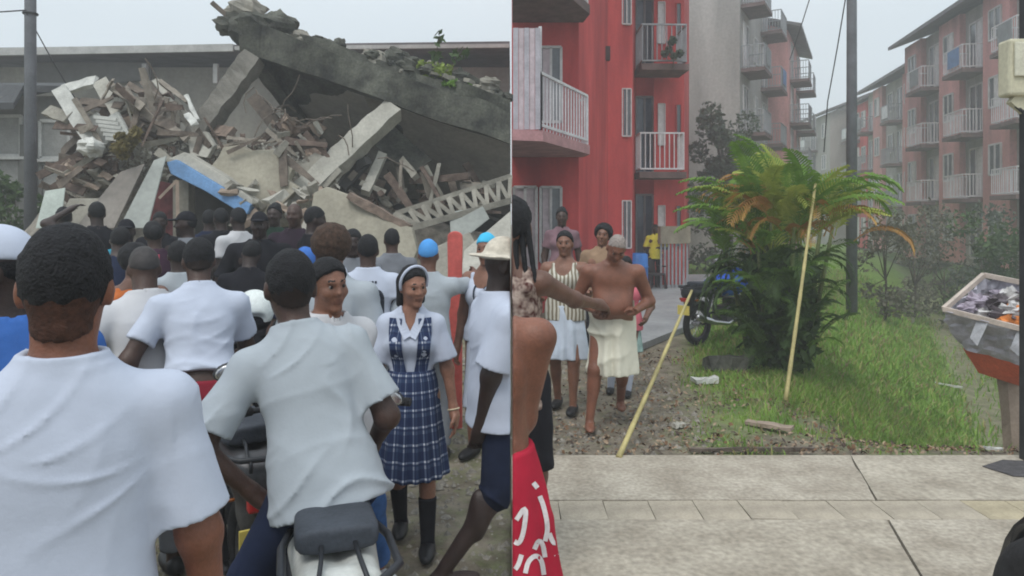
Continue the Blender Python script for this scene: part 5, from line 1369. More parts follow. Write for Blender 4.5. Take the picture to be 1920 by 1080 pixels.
# bamboo poles
M_BAM = mat('bamboo', (.40, .34, .15), .55, .25, 5, .1, 30)
def bamboo(label, pts, r_):
    b0 = pts[0]; t_ = thing('bamboo_pole', label, 'pole', tuple(b0)); m = MB(); n = 26; P_ = []
    a, b2, c = pts
    for i in range(n + 1):
        u = i / n; P_.append(((a * (1 - u) ** 2 + b2 * 2 * u * (1 - u) + c * u * u)) - b0)
    rr = [r_ * (1 - .35 * i / n) * (1.12 if i % 4 == 0 else 1) for i in range(n + 1)]
    m.tube(P_, rr, 9); m.build('cane', M_BAM, t_, True); return t_
bamboo('pale bamboo pole leaning from the road edge to the motorcycle rack', [Vector((at(1160, 866, 5.05).x, 5.05, .03)), at(1228, 705, 6.1), at(1297, 545, 7.3)], .021)
bamboo('tall thin bamboo pole leaning against the palm clump', [Vector((at(1473, 752, 6.8).x, 6.8, 0)), at(1500, 560, 7.2), at(1530, 336, 7.75)], .021)

# barrel, low wall and fence at the foot of the red house
bl = thing('barrel', 'blue plastic barrel beside the red house wall', 'barrel', (at(1195, 480, 17.2).x, 17.2, 0))
m = MB(); m.lathe([(.20, 0), (.24, .03), (.25, .3), (.262, .32), (.25, .34), (.25, .62), (.262, .64), (.25, .66), (.24, .93), (.2, .96), (.19, .95)], 22, Matrix.Scale(1.05, 4)); m.build('drum', mat('barrel_blue', (.03, .16, .48), .4, .2, 3), bl, True)
m = MB(); m.torus((0, 0, .99), (0, 0, 1), .2, .018, 20, 6); m.build('rim', mat('barrel_blue2', (.02, .10, .3), .4), bl, True)
lw = thing('low_wall', 'low beige yard wall with pale pickets beside the red house', 'wall', (0, 0, 0))
a_, b2 = at(1236, 470, 17.6), at(1292, 470, 18.0); a_.z = b2.z = 0
m = MB(); m.beam(a_ + Vector((0, 0, 1.45)), b2 + Vector((0, 0, 1.45)), .12, .45); m.build('coping', mat('wall_beige', (.26, .22, .17), .9, .25, 3, .3, 20), lw)
for k in range(8):
    q = a_.lerp(b2, (k + .5) / 8); m = MB(); m.beam(q + Vector((0, 0, 0)), q + Vector((0, 0, 1.225)), .03, .05, (1, 0, 0)); m.build('picket', M_RAILG, lw)
ch = thing('plastic_chair', 'dark plastic chair in front of the person in yellow', 'chair', (at(1226, 512, 17.5).x, 17.6, 0.02), R(20))
M_CH = mat('chair_dark', (.03, .022, .025), .5)
m = MB(); m.box((0, 0, .44), (.46, .46, .05)); m.build('seat', M_CH, ch, bevel=.015)
m = MB(); m.prism([Vector((-.22, .22, .46)), Vector((.22, .22, .46)), Vector((.19, .29, .84)), Vector((-.19, .29, .84))], (0, .03, 0)); m.build('backrest', M_CH, ch)
for (sx, sy) in ((-1, -1), (1, -1), (-1, 1), (1, 1)): m = MB(); m.beam((sx * .24, sy * .24, 0), (sx * .2, sy * .2, .42), .05, .05, (1, 0, 0)); m.build('leg', M_CH, ch)
for sx in (-1, 1): m = MB(); m.beam((sx * .24, -.2, .64), (sx * .24, .25, .64), .05, .03); m.build('armrest', M_CH, ch)

# things lying on the verge
def flat_piece(name, label, cat, px, py, d, size, m_, rz, z=.02):
    p = at(px, py, d); o = MB(); o.beam((-size[0] / 2, 0, 0), (size[0] / 2, 0, 0), size[1], size[2], (0, 0, 1), 5, size[2] * .25); q = o.build(name, m_, None); q.location = (p.x, p.y, gz(p.x, p.y) + z + size[2] / 2); q.rotation_euler = (0, 0, rz); tag(q, label, cat); return q
flat_piece('crumpled_paper', 'crumpled white sheet lying in the grass before the palm', 'paper', 1322, 720, 7.5, (.26, .14, .05), M_WHIT, .2)
flat_piece('wooden_board', 'short tan board lying on the verge below the palm', 'board', 1442, 795, 6.0, (.38, .11, .025), M_TANB, -.6)
flat_piece('stone_block', 'flat grey stone at the foot of the palm', 'stone', 1365, 685, 8.1, (.5, .2, .16), M_COND, .1)
flat_piece('wooden_stick', 'dark stick lying along the road edge', 'stick', 1410, 852, 5.22, (.95, .03, .03), M_WOOD, .03)
flat_piece('paper_scrap', 'small white scrap beside the ditch near the road', 'paper', 1862, 842, 5.3, (.12, .03, .02), M_WHIT, -.4)
flat_piece('broken_stone', 'pale broken stone in the grass left of the board', 'stone', 1272, 805, 5.85, (.10, .06, .03), M_CONL, .4)
flat_piece('pale_twig', 'pale twig lying in the ditch beyond the grass bank', 'twig', 1775, 545, 12.5, (.5, .03, .03), M_WHIT, -.9, .1)

# dark car, only the corner of its front wheel and wing in view
car = thing('parked_car', 'black tyre and wing of a car at the bottom right corner', 'car', (1.95, 2.40, .0), R(6))
M_TYRE = mat('tyre', (.018, .018, .02), .85, .3, 30, .3, 60)
m = MB(); m.torus((0, 0, .31), (1, .0, 0), .235, .085, 40, 12, 1.05); m.build('tyre', M_TYRE, car, True)
m = MB(); m.lathe([(.05, -.09), (.16, -.08), (.19, -.02), (.19, .06)], 24, Matrix.Translation((0, 0, .31)) @ Matrix.Rotation(R(90), 4, 'Y')); m.build('rim', mat('rim_metal', (.2, .2, .21), .35, metal=.8), car, True)
m = MB(); P_ = [Vector((.06, .40 * math.cos(a), .31 + .40 * math.sin(a))) for a in np.linspace(-.2, 3.34, 18)]
m.prism(P_[::-1] + [Vector((.06, .36 * math.cos(a), .31 + .36 * math.sin(a))) for a in np.linspace(-.2, 3.34, 18)], (1.5, 0, 0)); m.build('wing', mat('car_black', (.015, .015, .017), .25, .1, spec=.6), car, True)
m = MB(); m.box((.85, -1.62, .62), (1.5, 2.4, .6)); m.build('body', mat('car_black', (.015, .015, .017)), car, bevel=.12)

# upright red post held by the man in the blue cap
rp = thing('red_plank', 'upright faded red plank with rounded top among the crowd', 'plank', (at(853, 806, 5.6).x, 5.6, gz(-.4, 5.6)))
m = MB(); z0 = 0; n = 12; prof = []
hh = 1.50 + .05
top = [(-.058, 0)] + [(-.058, hh - .25), (-.062, hh - .05)] + [(.062 * -math.cos(a), hh + .05 * math.sin(a)) for a in np.linspace(.3, 2.84, 8)] + [(.062, hh - .05), (.058, hh - .25), (.058, 0)]
m.prism([Vector((a, 0, b2)) for a, b2 in top], (0, .035, 0)); m.build('board', mat('plank_red', (.52, .10, .085), .6, .25, 3, .15, 20), rp, bevel=.008)

# ------------------------------------------------------------------ motorcycles
M_BLKP = mat('bike_black_plastic', (.025, .027, .032), .45, .25, 5); M_CHR = mat('bike_chrome', (.45, .45, .46), .25, .15, metal=.9); M_ENG = mat('bike_engine', (.09, .09, .095), .45, .3, 8, metal=.6)
M_SEAT = mat('bike_seat', (.045, .052, .065), .7, .2, 8, .2, 60); M_LAMP = mat('tail_lamp', (.35, .02, .02), .3); M_WPL = mat('bike_white_plastic', (.55, .56, .53), .4, .12, 4)
M_PLATE = mat('plate_yellow', (.62, .50, .12), .5, .15)
def ellmesh(c, r, A=None, cut=None, vox=.012):
    c = np.array(c, float); F_ = Field(c - np.array(r) - .05, c + np.array(r) + .05, vox); F_.ell(c, r, A, 0)
    return F_
def motorcycle(label, loc, rz, m_body, m_tail, mirror_r=(.36, .30, 1.16), mirror_l=(-.36, .30, 1.16), plate=True, cover=None):
    t_ = thing('motorcycle', label, 'motorcycle', loc, rz)
    for y in (-.62, .68):
        m = MB(); m.torus((0, y, .30), (1, 0, 0), .25, .05, 36, 10, .95); w_ = m.build('wheel', M_TYRE, t_, True)
        m = MB(); m.torus((0, y, .30), (1, 0, 0), .205, .014, 32, 6, 1.6); m.build('rim', M_ENG, w_, True)
        m = MB(); m.tube([(-.06, y, .30), (.06, y, .30)], .035, 10)
        for k in range(18):
            a = 2 * math.pi * k / 18; m.tube([(.03 * (-1) ** k, y, .30), (0, y + .205 * math.cos(a), .30 + .205 * math.sin(a))], .003, 4)
        m.build('hub', M_CHR, w_)
        m = MB(); P_ = []
        for a in np.linspace(.35, 2.3 if y < 0 else 2.6, 12): P_.append((y + .325 * math.cos(a + (.35 if y < 0 else 0)), .30 + .325 * math.sin(a + (.35 if y < 0 else 0))))
        v = []; f = []
        for (py_, pz_) in P_: v += [(-.065, py_, pz_ - .015), (-.03, py_, pz_ + .012), (.03, py_, pz_ + .012), (.065, py_, pz_ - .015)]
        for k in range(len(P_) - 1):
            for j in range(3): f.append((4 * k + j, 4 * k + j + 1, 4 * k + 5 + j, 4 * k + 4 + j))
        m.add(v, f); o = m.build('fender', M_BLKP, t_, True); sm = o.modifiers.new('s', 'SOLIDIFY'); sm.thickness = .008
    m = MB()
    for sx in (-1, 1):
        m.tube([(sx * .09, -.62, .30), (sx * .09, -.15, .42), (sx * .08, .1, .38)], .018, 6); m.tube([(sx * .10, -.66, .72), (sx * .09, -.1, .66), (sx * .05, .35, .85)], .016, 6); m.tube([(sx * .10, -.6, .34), (sx * .115, -.42, .72)], .026, 8)
    m.tube([(0, .1, .3), (0, .3, .6), (0, .38, .86)], .022, 6); m.build('frame', M_BLKP, t_, True)
    m = MB(); m.box((0, .06, .40), (.26, .30, .24)); m.box((0, .17, .54), (.16, .16, .16))
    for k in range(6): m.box((0, .17, .48 + k * .03), (.2, .2, .008))
    m.build('engine', M_ENG, t_)
    for sx in (-1, 1):
        m = MB(); m.tube([(sx * .085, .68, .30), (sx * .085, .40, .92)], .022, 8); m.build('fork', M_CHR, t_, True)
    m = MB(); m.tube([(.15, .20, .38), (.16, -.1, .28), (.17, -.45, .33), (.18, -.86, .44)], [.022, .024, .042, .046], 10); m.build('exhaust', M_CHR, t_, True)
    fl = Field((-.2, -.05, .6), (.2, .48, 1.0), .012); fl.ell((0, .2, .78), (.14, .25, .13), None, 0); fl.ell((0, .02, .74), (.10, .1, .08), None, .06); o = obj('tank', fl.mesh('tank', (0, 0, 0), m_body), t_)
    fl = Field((-.2, -.78, .66), (.2, .16, 1.02), .011); fl.ell((0, -.1, .80), (.11, .25, .05), None, 0); fl.prof((0, 0, 0), np.array([[1, 0, 0], [0, 0, 1], [0, 1, 0]], float), [(-.72, .105, .030, 0, .875), (-.69, .118, .042, 0, .872), (-.3, .11, .05, 0, .845), (-.15, .10, .04, 0, .82)], .04, power=4); o = obj('seat', fl.mesh('seat', (0, 0, 0), M_SEAT), t_)
    fl = Field((-.25, -1.0, .48), (.25, -.1, .88), .011); fl.cone((-.07, -.25, .72), (-.055, -.80, .775), .075, .055, .05); fl.cone((.07, -.25, .72), (.055, -.80, .775), .075, .055, .05); fl.ell((0, -.82, .74), (.11, .08, .085), None, .06); fl.ell((0, -.80, .63), (.09, .06, .15), None, .05); obj('tail_fairing', fl.mesh('tail', (0, 0, 0), m_tail), t_)
    m = MB(); m.tube([(-.12, -.42, .80), (-.150, -.62, .83), (-.15, -.84, .845), (-.09, -.905, .838), (0, -.915, .835), (.09, -.905, .838), (.15, -.84, .845), (.150, -.62, .83), (.12, -.42, .80)], .012, 8)
    for sx in (-1, 1): m.tube([(sx * .045, -.70, .865), (sx * .05, -.80, .86), (sx * .065, -.91, .838)], .007, 6); m.tube([(sx * .055, -.912, .838), (sx * .055, -.918, .79)], .007, 6)
    m.build('grab_rail', M_BLKP, t_, True)
    m = MB(); m.box((0, -.895, .66), (.13, .05, .055)); m.build('tail_light', M_LAMP, t_, bevel=.012)
    for sx in (-1, 1):
        m = MB(); m.tube([(sx * .06, -.80, .66), (sx * .13, -.80, .66)], .007, 6); m.lathe([(.004, -.03), (.018, -.015), (.02, .015), (.008, .025)], 10, Matrix.Translation((sx * .145, -.80, .66)) @ Matrix.Rotation(R(90), 4, 'X')); m.build('indicator', mat('indicator', (.22, .07, .015), .4), t_, True)
    if plate: m = MB(); m.box((0, -.93, .52), (.20, .012, .13)); m.build('number_plate', M_PLATE, t_)
    m = MB(); m.tube([(-.36, .22, 1.0), (-.22, .30, 1.0), (-.08, .40, .95), (.08, .40, .95), (.22, .30, 1.0), (.36, .22, 1.0)], .013, 8); m.build('handlebar', M_BLKP, t_, True)
    for sx in (-1, 1): m = MB(); m.tube([(sx * .36, .22, 1.0), (sx * .27, .275, 1.0)], .019, 8); m.build('grip', M_TYRE, t_, True)
    fl = Field((-.18, .36, .74), (.18, .66, 1.06), .011); fl.ell((0, .5, .90), (.11, .10, .12), None, 0); obj('headlight', fl.mesh('headlight', (0, 0, 0), m_body), t_)
    for mp_ in (mirror_r, mirror_l):
        sx = 1 if mp_[0] > 0 else -1; m = MB(); m.tube([(sx * .24, .29, 1.0), ((sx * .24 + mp_[0]) / 2, mp_[1], (1 + mp_[2]) / 2), (mp_[0], mp_[1] + .01, mp_[2])], .006, 6); o = m.build('mirror', M_BLKP, t_, True)
        fl = Field(np.array(mp_) - .09, np.array(mp_) + .09, .007); fl.ell(mp_, (.058, .016, .036), Ry(R(20 * sx)), 0); obj('shell', fl.mesh('shell', (0, 0, 0), M_BLKP), o)
        fl = Field(np.array(mp_) - .09, np.array(mp_) + .09, .006); fl.ell(np.array(mp_) - np.array([0, .013, 0]), (.050, .008, .030), Ry(R(20 * sx)), 0); obj('glass', fl.mesh('glass', (0, 0, 0), M_CHR), o)
    if cover:
        fl = Field((-.3, -.5, .6), (.3, .6, 1.2), .013); fl.ell((0, .25, .88), (.2, .3, .2), None, 0); fl.ell((0, -.1, .86), (.18, .3, .12), None, .08); fl.ripple(.01, 4, 14, (1, .5, .4)); obj('cover', fl.mesh('cover', (0, 0, 0), cover), t_)
    return t_
motorcycle('black motorcycle with white tail under the seated rider in grey white shirt', (-.70, 2.60, -.02), R(18), M_BLKP, M_WPL, mirror_r=(.27, .16, 1.04), plate=False)
motorcycle('dark motorcycle ridden by the person in maroon shorts', (-1.42, 3.42, 0), R(32), M_BLKP, M_ENG)
motorcycle('parked motorcycle with bright blue cover left of the palm', (3.15, 10.3, 0), R(-52), C_BLUE, M_BLKP, cover=cloth('bike_cover', (.03, .09, .42), .3))
hm = thing('helmet', 'white motorcycle helmet hanging between the riders', 'helmet', tuple(at(477, 585, 3.7)))
fl = Field((-.15, -.15, -.15), (.15, .15, .15), .007); fl.ell((0, 0, .01), (.10, .11, .11), None, 0); fl.plane((0, 0, -.06), (0, 0, -1)); fl.ell((.05, -.1, -.03), (.07, .05, .035), None, .01, 's'); obj('shell', fl.mesh('shell', (0, 0, 0), mat('helmet_white', (.70, .74, .72), .3, .1)), hm)
fl = Field((-.15, -.15, -.15), (.15, .15, .15), .008); fl.ell((0, 0, -.05), (.085, .095, .05), None, 0); obj('lining', fl.mesh('lining', (0, 0, 0), C_BLACK), hm)

# ------------------------------------------------------------------ printed and woven cloth
def plaid():
    m_ = bpy.data.materials.new('navy_plaid'); m_.use_nodes = True; t = m_.node_tree; b = t.nodes['Principled BSDF']; b.inputs['Roughness'].default_value = .9; b.inputs['Specular IOR Level'].default_value = .1
    co = t.nodes.new('ShaderNodeTexCoord'); sp = t.nodes.new('ShaderNodeSeparateXYZ'); t.links.new(co.outputs['Object'], sp.inputs[0])
    at2 = t.nodes.new('ShaderNodeMath'); at2.operation = 'ARCTAN2'; t.links.new(sp.outputs['X'], at2.inputs[0]); t.links.new(sp.outputs['Y'], at2.inputs[1])
    def bars(sock, k, lo, hi):
        a = t.nodes.new('ShaderNodeMath'); a.operation = 'MULTIPLY'; a.inputs[1].default_value = k; t.links.new(sock, a.inputs[0])
        f_ = t.nodes.new('ShaderNodeMath'); f_.operation = 'FRACT'; t.links.new(a.outputs[0], f_.inputs[0])
        r = t.nodes.new('ShaderNodeValToRGB'); r.color_ramp.interpolation = 'CONSTANT'; e = r.color_ramp.elements; e[0].position = 0; e[0].color = (lo,) * 3 + (1,); e[1].position = .42; e[1].color = (.35,) * 3 + (1,)
        e2 = e.new(.62); e2.color = (lo,) * 3 + (1,); e3 = e.new(.76); e3.color = (hi,) * 3 + (1,); e4 = e.new(.88); e4.color = (lo,) * 3 + (1,)
        t.links.new(f_.outputs[0], r.inputs[0]); return r
    v_ = bars(sp.outputs['Z'], 11.5, 0, 1); h_ = bars(at2.outputs[0], 3.0, 0, 1)
    ad_ = t.nodes.new('ShaderNodeMix'); ad_.data_type = 'RGBA'; ad_.inputs[0].default_value = .5; t.links.new(v_.outputs[0], ad_.inputs[6]); t.links.new(h_.outputs[0], ad_.inputs[7])
    r = t.nodes.new('ShaderNodeValToRGB'); e = r.color_ramp.elements; e[0].position = 0; e[0].color = (.022, .034, .085, 1); e[1].position = 1; e[1].color = (.62, .64, .70, 1); e2 = e.new(.5); e2.color = (.10, .13, .21, 1); e3 = e.new(.2); e3.color = (.035, .055, .115, 1)
    t.links.new(ad_.outputs[2], r.inputs[0]); t.links.new(r.outputs[0], b.inputs['Base Color']); return m_
M_PLAID = plaid()
def stripes():
    m_ = mat('striped_top', (.5, .5, .45), .9, .1); t = m_.node_tree; b = t.nodes['Principled BSDF']; co = t.nodes.new('ShaderNodeTexCoord'); wv = t.nodes.new('ShaderNodeTexWave'); wv.inputs['Scale'].default_value = 9; wv.inputs['Distortion'].default_value = 2
    t.links.new(co.outputs['Object'], wv.inputs['Vector']); r = t.nodes.new('ShaderNodeValToRGB'); e = r.color_ramp.elements; e[0].position = .3; e[0].color = (.55, .53, .46, 1); e[1].position = .7; e[1].color = (.20, .17, .12, 1); t.links.new(wv.outputs['Fac'], r.inputs[0]); t.links.new(r.outputs[0], b.inputs['Base Color']); return m_
M_STRIPE = stripes()
M_PRINT = mat('cloth_patterned', (.14, .05, .045), .9, .5, 34, .1, 60, c2=(.42, .33, .28), spec=.1, detail=1)
M_INK = mat('print_navy', (.015, .02, .035), .8); M_WINK = mat('print_white', (.66, .60, .60), .85)

def T(**k): return dict(k='tee', **k)
def PA(**k): return dict(k='pants', **k)
def SH(m=C_SHOE, **k): return dict(k='shoes', m=m, **k)
def stand(px, d): x = (px - CX) * d / F; return (x, d, gz(x, d))

# ------------------------------------------------------------------ people, left
person('nearest man in white t-shirt with cropped black hair, seen from behind', (-.865, 1.34, 0), -3, 1.745, sk='redd', hair='fade', vox=.0075, build=.94, head=(-8, 0, 0),
       rh=(.285, .04, .77), lh=(-.30, .06, .76), clothes=[T(m=W_TEE, hem=-.14, sl=.84, g=.013, rip=.0012, dr=.0065, fr=9, v=.0062, neck=.064, nd=-.02, slg=.016, dir=(.7, .2, 1)), PA(m=C_NAVY, up=1.9), SH()])
rd = person('rider in greyish white t-shirt sitting on the white tailed motorcycle', (-.64, 2.20, 0), 6, 1.66, sk='dark', hair='short', vox=.009, build=.92, hs=1.10, pel=(.055, .0, .89), lean=16, roll=-10, head=(6, 2, 0),
       lh=(-.16, .10, .86), lelb=(-1, -.25, -.3), rh=(.24, .22, .93), relb=(.5, -.8, -.6), curl=1.1, lf=(-.36, .16, .08), rf=(.13, .36, .30), lknee=(-.7, 1, .1), rknee=(.15, 1, 0), lfy=20,
       clothes=[T(m=W_TEE2, hem=-.07, sl=.80, g=.021, rip=.0015, dr=.0105, fr=13, v=.0075, dir=(.45, .1, 1), flare=.034, slg=.018, nd=-.01), PA(m=C_NAVY, up=.98, g=.006, top=-.02), SH(C_SHOE)])
person('person in white t-shirt and maroon shorts sitting on the dark motorcycle', (-1.45, 3.25, 0), 4, 1.66, sk='dark', hair='short', build=.95, pel=(0, 0, .93), lean=20, head=(-4, 14, 0), vox=.012,
       lh=(-.30, .06, .86), lelb=(-1, -.3, 0), rh=(.16, .45, 1.0), lf=(-.30, .12, .08), rf=(.34, .16, .08), belly=.05, lknee=(-.6, 1, 0), rknee=(.6, 1, 0),
       clothes=[T(m=W_TEE, hem=.10, sl=.66, g=.016, rip=.0015, dr=.008, fr=12, v=.010, flare=.02, dir=(-.5, 0, 1)), PA(m=C_RED, up=.92, g=.016, top=.15), SH()])
person('balding man in white polo shirt bending left of the maroon shorts', stand(285, 3.35), 14, 1.66, sk='dark', hair='grey', hairm=mat('hair_shaved', (.05, .045, .045), .7, .3), build=1.06, lean=14, head=(-10, 18, 0), vox=.012,
       lh=(-.30, .20, 1.0), rh=(.2, .45, 1.1), clothes=[T(m=W_TEE3, hem=-.16, sl=.9, g=.018, rip=.0015, dr=.007, slg=.02, v=.011, neck=.07), PA(m=C_GREY), SH()])
person('person in white cap and blue shirt cut by the left edge', (-1.40, 1.92, 0), 20, 1.74, sk='deep', hair='whitecap', head=(60, 0, 0), vox=.012, clothes=[T(m=C_BLUE, rip=.004), PA(m=C_BLACK), SH()])
person('smiling woman in white top turned right behind the seated rider', (-.78, 2.95, 0), -150, 1.60, sex='f', sk='mid', hair='tied', face=True, head=(-2, 4, 4), vox=.009, build=1.08, lf=(-.34, -.12, .08), rf=(.12, .0, .08), lknee=(-.3, 1, 0),
       lh=(.02, .24, 1.05), clothes=[T(m=W_TEE3, sl=.6, rip=.004, neck=.075), PA(m=C_JEAN, up=1.88), SH(C_WSHOE)])
# the schoolgirl
sc = [T(m=W_TEE, hem=.10, flare=.0, sl=.78, g=.012, rip=.003, v=.008, slg=.03, vneck=.36, name='blouse'), dict(k='skirt', m=M_PLAID, z0=-.46, z1=.17, w=(.138, .225), dep=.95, pleat=(.055, 15, .6), v=.009), dict(k='socks', m=C_BLACK, to=.62), SH(C_SHOE)]
gl = person('schoolgirl in white blouse, navy plaid pinafore and white headband walking forward', (-.535, 3.72, 0), 176, 1.53, sex='f', build=.87, sk='light', hair='girl', face=True, head=(28, 10, 5), vox=.008, lean=3,
       lh=(-.235, .05, .70), rh=(.24, .04, .72), lf=(-.09, .09, .07), rf=(.07, -.16, .08), lknee=(0, 1, 0), clothes=sc)
A_, tp, s_ = gl['A'], gl['tp'], gl['s']
strap = []
for sg in (-1, 1):
    strap += ribbon([(sg * .085, .49), (sg * .088, .40), (sg * .075, .25), (sg * .05, .12)], .075 * 1.0, .02)
o_ = tp(0, .5, 0)
project_on('straps', [[(a * s_, b2 * s_) for a, b2 in q] for q in strap], o_, A_[:, 0], A_[:, 2], -A_[:, 1], [sc[0]['obj']], M_PLAID, gl['root'], .010)
col_ = []
for sg in (-1, 1): col_ += ribbon([(sg * .062, .515), (sg * .05, .46), (sg * .012, .385)], .05, .015)
project_on('collar', [[(a * s_, b2 * s_) for a, b2 in q] for q in col_], o_, A_[:, 0], A_[:, 2], -A_[:, 1], [sc[0]['obj'], gl['body']], W_TEE, gl['root'], .014)
m = MB(); P_ = []
for a in np.linspace(-.35, math.pi + .35, 22): P_.append(Vector(gl['hp'](.094 * math.cos(a), .018 + .02 * math.sin(a), .022 + .112 * math.sin(a)) - gl['loc']))
m.tube(P_, .008, 8); m.build('headband', W_TEE, gl['root'], True)
m = MB(); w0 = Vector(gl['WL'] - gl['loc']); ax = Vector(gl['WL'] - gl['EL']).normalized(); m.torus(w0 - ax * .01, ax, .029, .005, 18, 6); m.build('bracelet', mat('bracelet', (.6, .5, .35), .5), gl['root'], True)
# man with sun hat, at the seam
person('man in straw hat, white t-shirt and navy shorts walking right beside the schoolgirl', (-.06, 3.32, 0), -72, 1.66, sk='deep', hair='hat', side=-1, vox=.008, head=(-10, 4, 0), build=1.06,
       rh=(.10, -.12, .80), lh=(-.2, .2, .85), rf=(.10, -.30, .16), lf=(-.1, .32, .08), rknee=(0, 1, 0), clothes=[T(m=W_TEE, sl=.85, g=.032, rip=.001, dr=.006, slg=.02, v=.008), PA(m=C_NAVY, up=1.02, g=.012, gb=.03, v=.008, top=-.06), dict(k='shoes', m=C_SHOE, open=True, name='sandal')])
person('man in white shirt and blue cap seen from behind holding the red plank', stand(803, 5.0), -8, 1.62, sk='brown', hair='durag', rh=(.30, .45, 1.32), relb=(1, -.4, -.6), clothes=[T(m=W_TEE2, sl=.75, rip=.001, dr=.007), PA(m=C_GREY), SH()])
lad = person('person in long white dress with light blue cap and black lanyard', stand(914, 5.1), 150, 1.66, sex='f', sk='mid', hair='lightcap', face=True, head=(10, 4, 0), side=-1,
       clothes=[dict(k='tank', m=W_TEE, rip=.003, g=.012, hem=-.02), dict(k='skirt', m=W_TEE, z0=-.52, z1=.16, w=(.145, .20), pleat=(.06, 9, 0)), SH()])
A_ = lad['A']; pr_ = ribbon([(-.05, .47), (-.03, .3), (0, .14)], .012) + ribbon([(.05, .47), (.03, .3), (0, .14)], .012) + [[(-.035, .06), (.035, .06), (.035, .15), (-.035, .15)]]
project_on('lanyard', pr_, lad['tp'](0, .5, 0), A_[:, 0], A_[:, 2], -A_[:, 1], [c for c in lad['root'].children if c.name.startswith('shirt')], M_INK, lad['root'], .012)
js = [T(m=W_TEE, sl=.4, rip=.003, g=.02, v=.010, name='jersey'), PA(m=C_GREY), SH()]
jr = person('man in white jersey printed with the number 99 on the back', stand(690, 4.95), 0, 1.66, sk='dark', hair='short', clothes=js, lean=2)
# the print on the jersey's back
A_ = jr['A']; pq = []
def nine(cx, cy, w_, h_):
    r_ = w_ / 2; st = .028; ring = [(cx + r_ * math.cos(a), cy + h_ * .22 + h_ * .24 * math.sin(a)) for a in np.linspace(0, 6.2832, 19)]
    return ribbon(ring, st, .02) + ribbon([(cx + r_, cy + h_ * .22), (cx + r_ * .95, cy - h_ * .15), (cx + r_ * .3, cy - h_ * .45)], st, .02)
for cx in (-.062, .062): pq += nine(cx, .25, .075, .26)
for (y, w_) in ((.425, .17), (.40, .11)):
    for k in range(int(w_ / .022)): pq.append([(-w_ / 2 + k * .022, y), (-w_ / 2 + k * .022 + .014, y), (-w_ / 2 + k * .022 + .014, y + .017), (-w_ / 2 + k * .022, y + .017)])
project_on('print', pq, jr['tp'](0, -.5, 0), A_[:, 0], A_[:, 2], A_[:, 1], [js[0]['obj']], M_INK, jr['root'], .006)

row = 'onlookers before the collapsed house'
BK = [T(m=C_BLACK, rip=.004, sl=.9), PA(m=C_BLACK), SH()]
def BKc(m1, m2=C_BLACK, **k): return [T(m=m1, rip=.0015, dr=.007, **k), PA(m=m2), SH()]
person('dark faced man facing the camera beside the 99 jersey', stand(662, 5.7), 178, 1.62, sk='deep', hair='short', clothes=BKc(C_GREY), face=True, group=row, vox=.014)
person('man with bushy brown hair in white shirt seen from behind', stand(622, 3.75), -12, 1.73, sk='brown', hair='afro', hairm=M_BRHAIR, hs=1.0, clothes=BKc(W_TEE2, C_GREY, sl=.7), group=row)
person('man in black uniform and black cap facing the camera', stand(487, 6.2), 172, 1.70, sk='deep', hair='cap', build=1.15, clothes=BK, face=True, group=row, vox=.014, lh=(-.25, .2, 1.0), rh=(.25, .2, 1.0))
person('bare headed man in dark shirt standing before the blue fascia end', stand(553, 6.8), 160, 1.72, sk='dark', hair='bald', build=1.08, clothes=BKc(cloth('plum', (.03, .02, .03), .3)), group=row, vox=.014)
person('person in white shirt left of the black uniform', stand(448, 7.0), 30, 1.66, sk='deep', hair='short', clothes=BKc(W_TEE3), group=row, vox=.014)
person('dark clothed person under the blue fascia', stand(415, 7.3), 20, 1.64, sk='deep', hair='short', clothes=BKc(C_BLACK), group=row, vox=.015)
person('dark clothed person second left of the black uniform', stand(392, 7.6), -20, 1.62, sk='deep', hair='short', clothes=BKc(C_NAVY), group=row, vox=.015)
person('dark figure with a bent raised arm before the leaning sheets', stand(182, 7.0), 10, 1.72, sk='deep', hair='short', clothes=BKc(C_BLACK), lh=(-.22, .12, 1.62), lelb=(-1, 0, -.2), group=row, vox=.014)
person('person in black cap with a teal shirt behind the polo shirt', stand(237, 6.3), 178, 1.62, sk='deep', hair='cap', clothes=BKc(C_TEAL), group=row, vox=.014)
wo_ = person('woman with big dark hair in an orange top, pink bow', stand(252, 4.7), -10, 1.60, sex='f', sk='brown', hair='afro', clothes=[dict(k='tank', m=C_ORANGE, rip=.003, name='top'), PA(m=C_NAVY), SH()], group=row)
m = MB(); c = Vector(wo_['hp'](.12, -.05, .02) - wo_['loc'])
for sg in (-1, 1): m.prism([c, c + Vector((sg * .05, 0, .03)), c + Vector((sg * .05, 0, -.03))], (0, .02, 0))
m.build('bow', cloth('bow_pink', (.75, .12, .18)), wo_['root'])
person('person in white t-shirt behind the two seated men', stand(335, 5.1), 5, 1.60, sk='deep', hair='short', clothes=BKc(W_TEE2, C_NAVY, sl=.7), group=row)
person('person with a blue headscarf behind the seated rider', stand(572, 4.8), 0, 1.58, sex='f', sk='dark', hair='scarf', clothes=BKc(C_NAVY), group=row)
person('dark haired person in white shirt left of the blue headscarf', stand(600, 5.6), 170, 1.60, sk='dark', hair='short', clothes=BKc(W_TEE), group=row, vox=.014)
person('person in grey behind the 99 jersey to its right', stand(735, 6.2), 8, 1.55, sk='dark', hair='short', clothes=BKc(C_GREY), group=row, vox=.014)
person('woman in dark green behind the black uniform', stand(515, 7.4), 165, 1.68, sex='f', sk='deep', hair='bun', clothes=BKc(cloth('bottle_green', (.02, .04, .03), .3)), group=row, vox=.015)
person('dark clothed person before the maroon panel', stand(300, 7.4), 175, 1.60, sk='deep', hair='short', clothes=BKc(C_BLACK), group=row, vox=.015)
person('dark clothed person behind the nearest man', stand(120, 7.2), 12, 1.66, sk='deep', hair='short', clothes=BKc(C_BLACK), group=row, vox=.015)

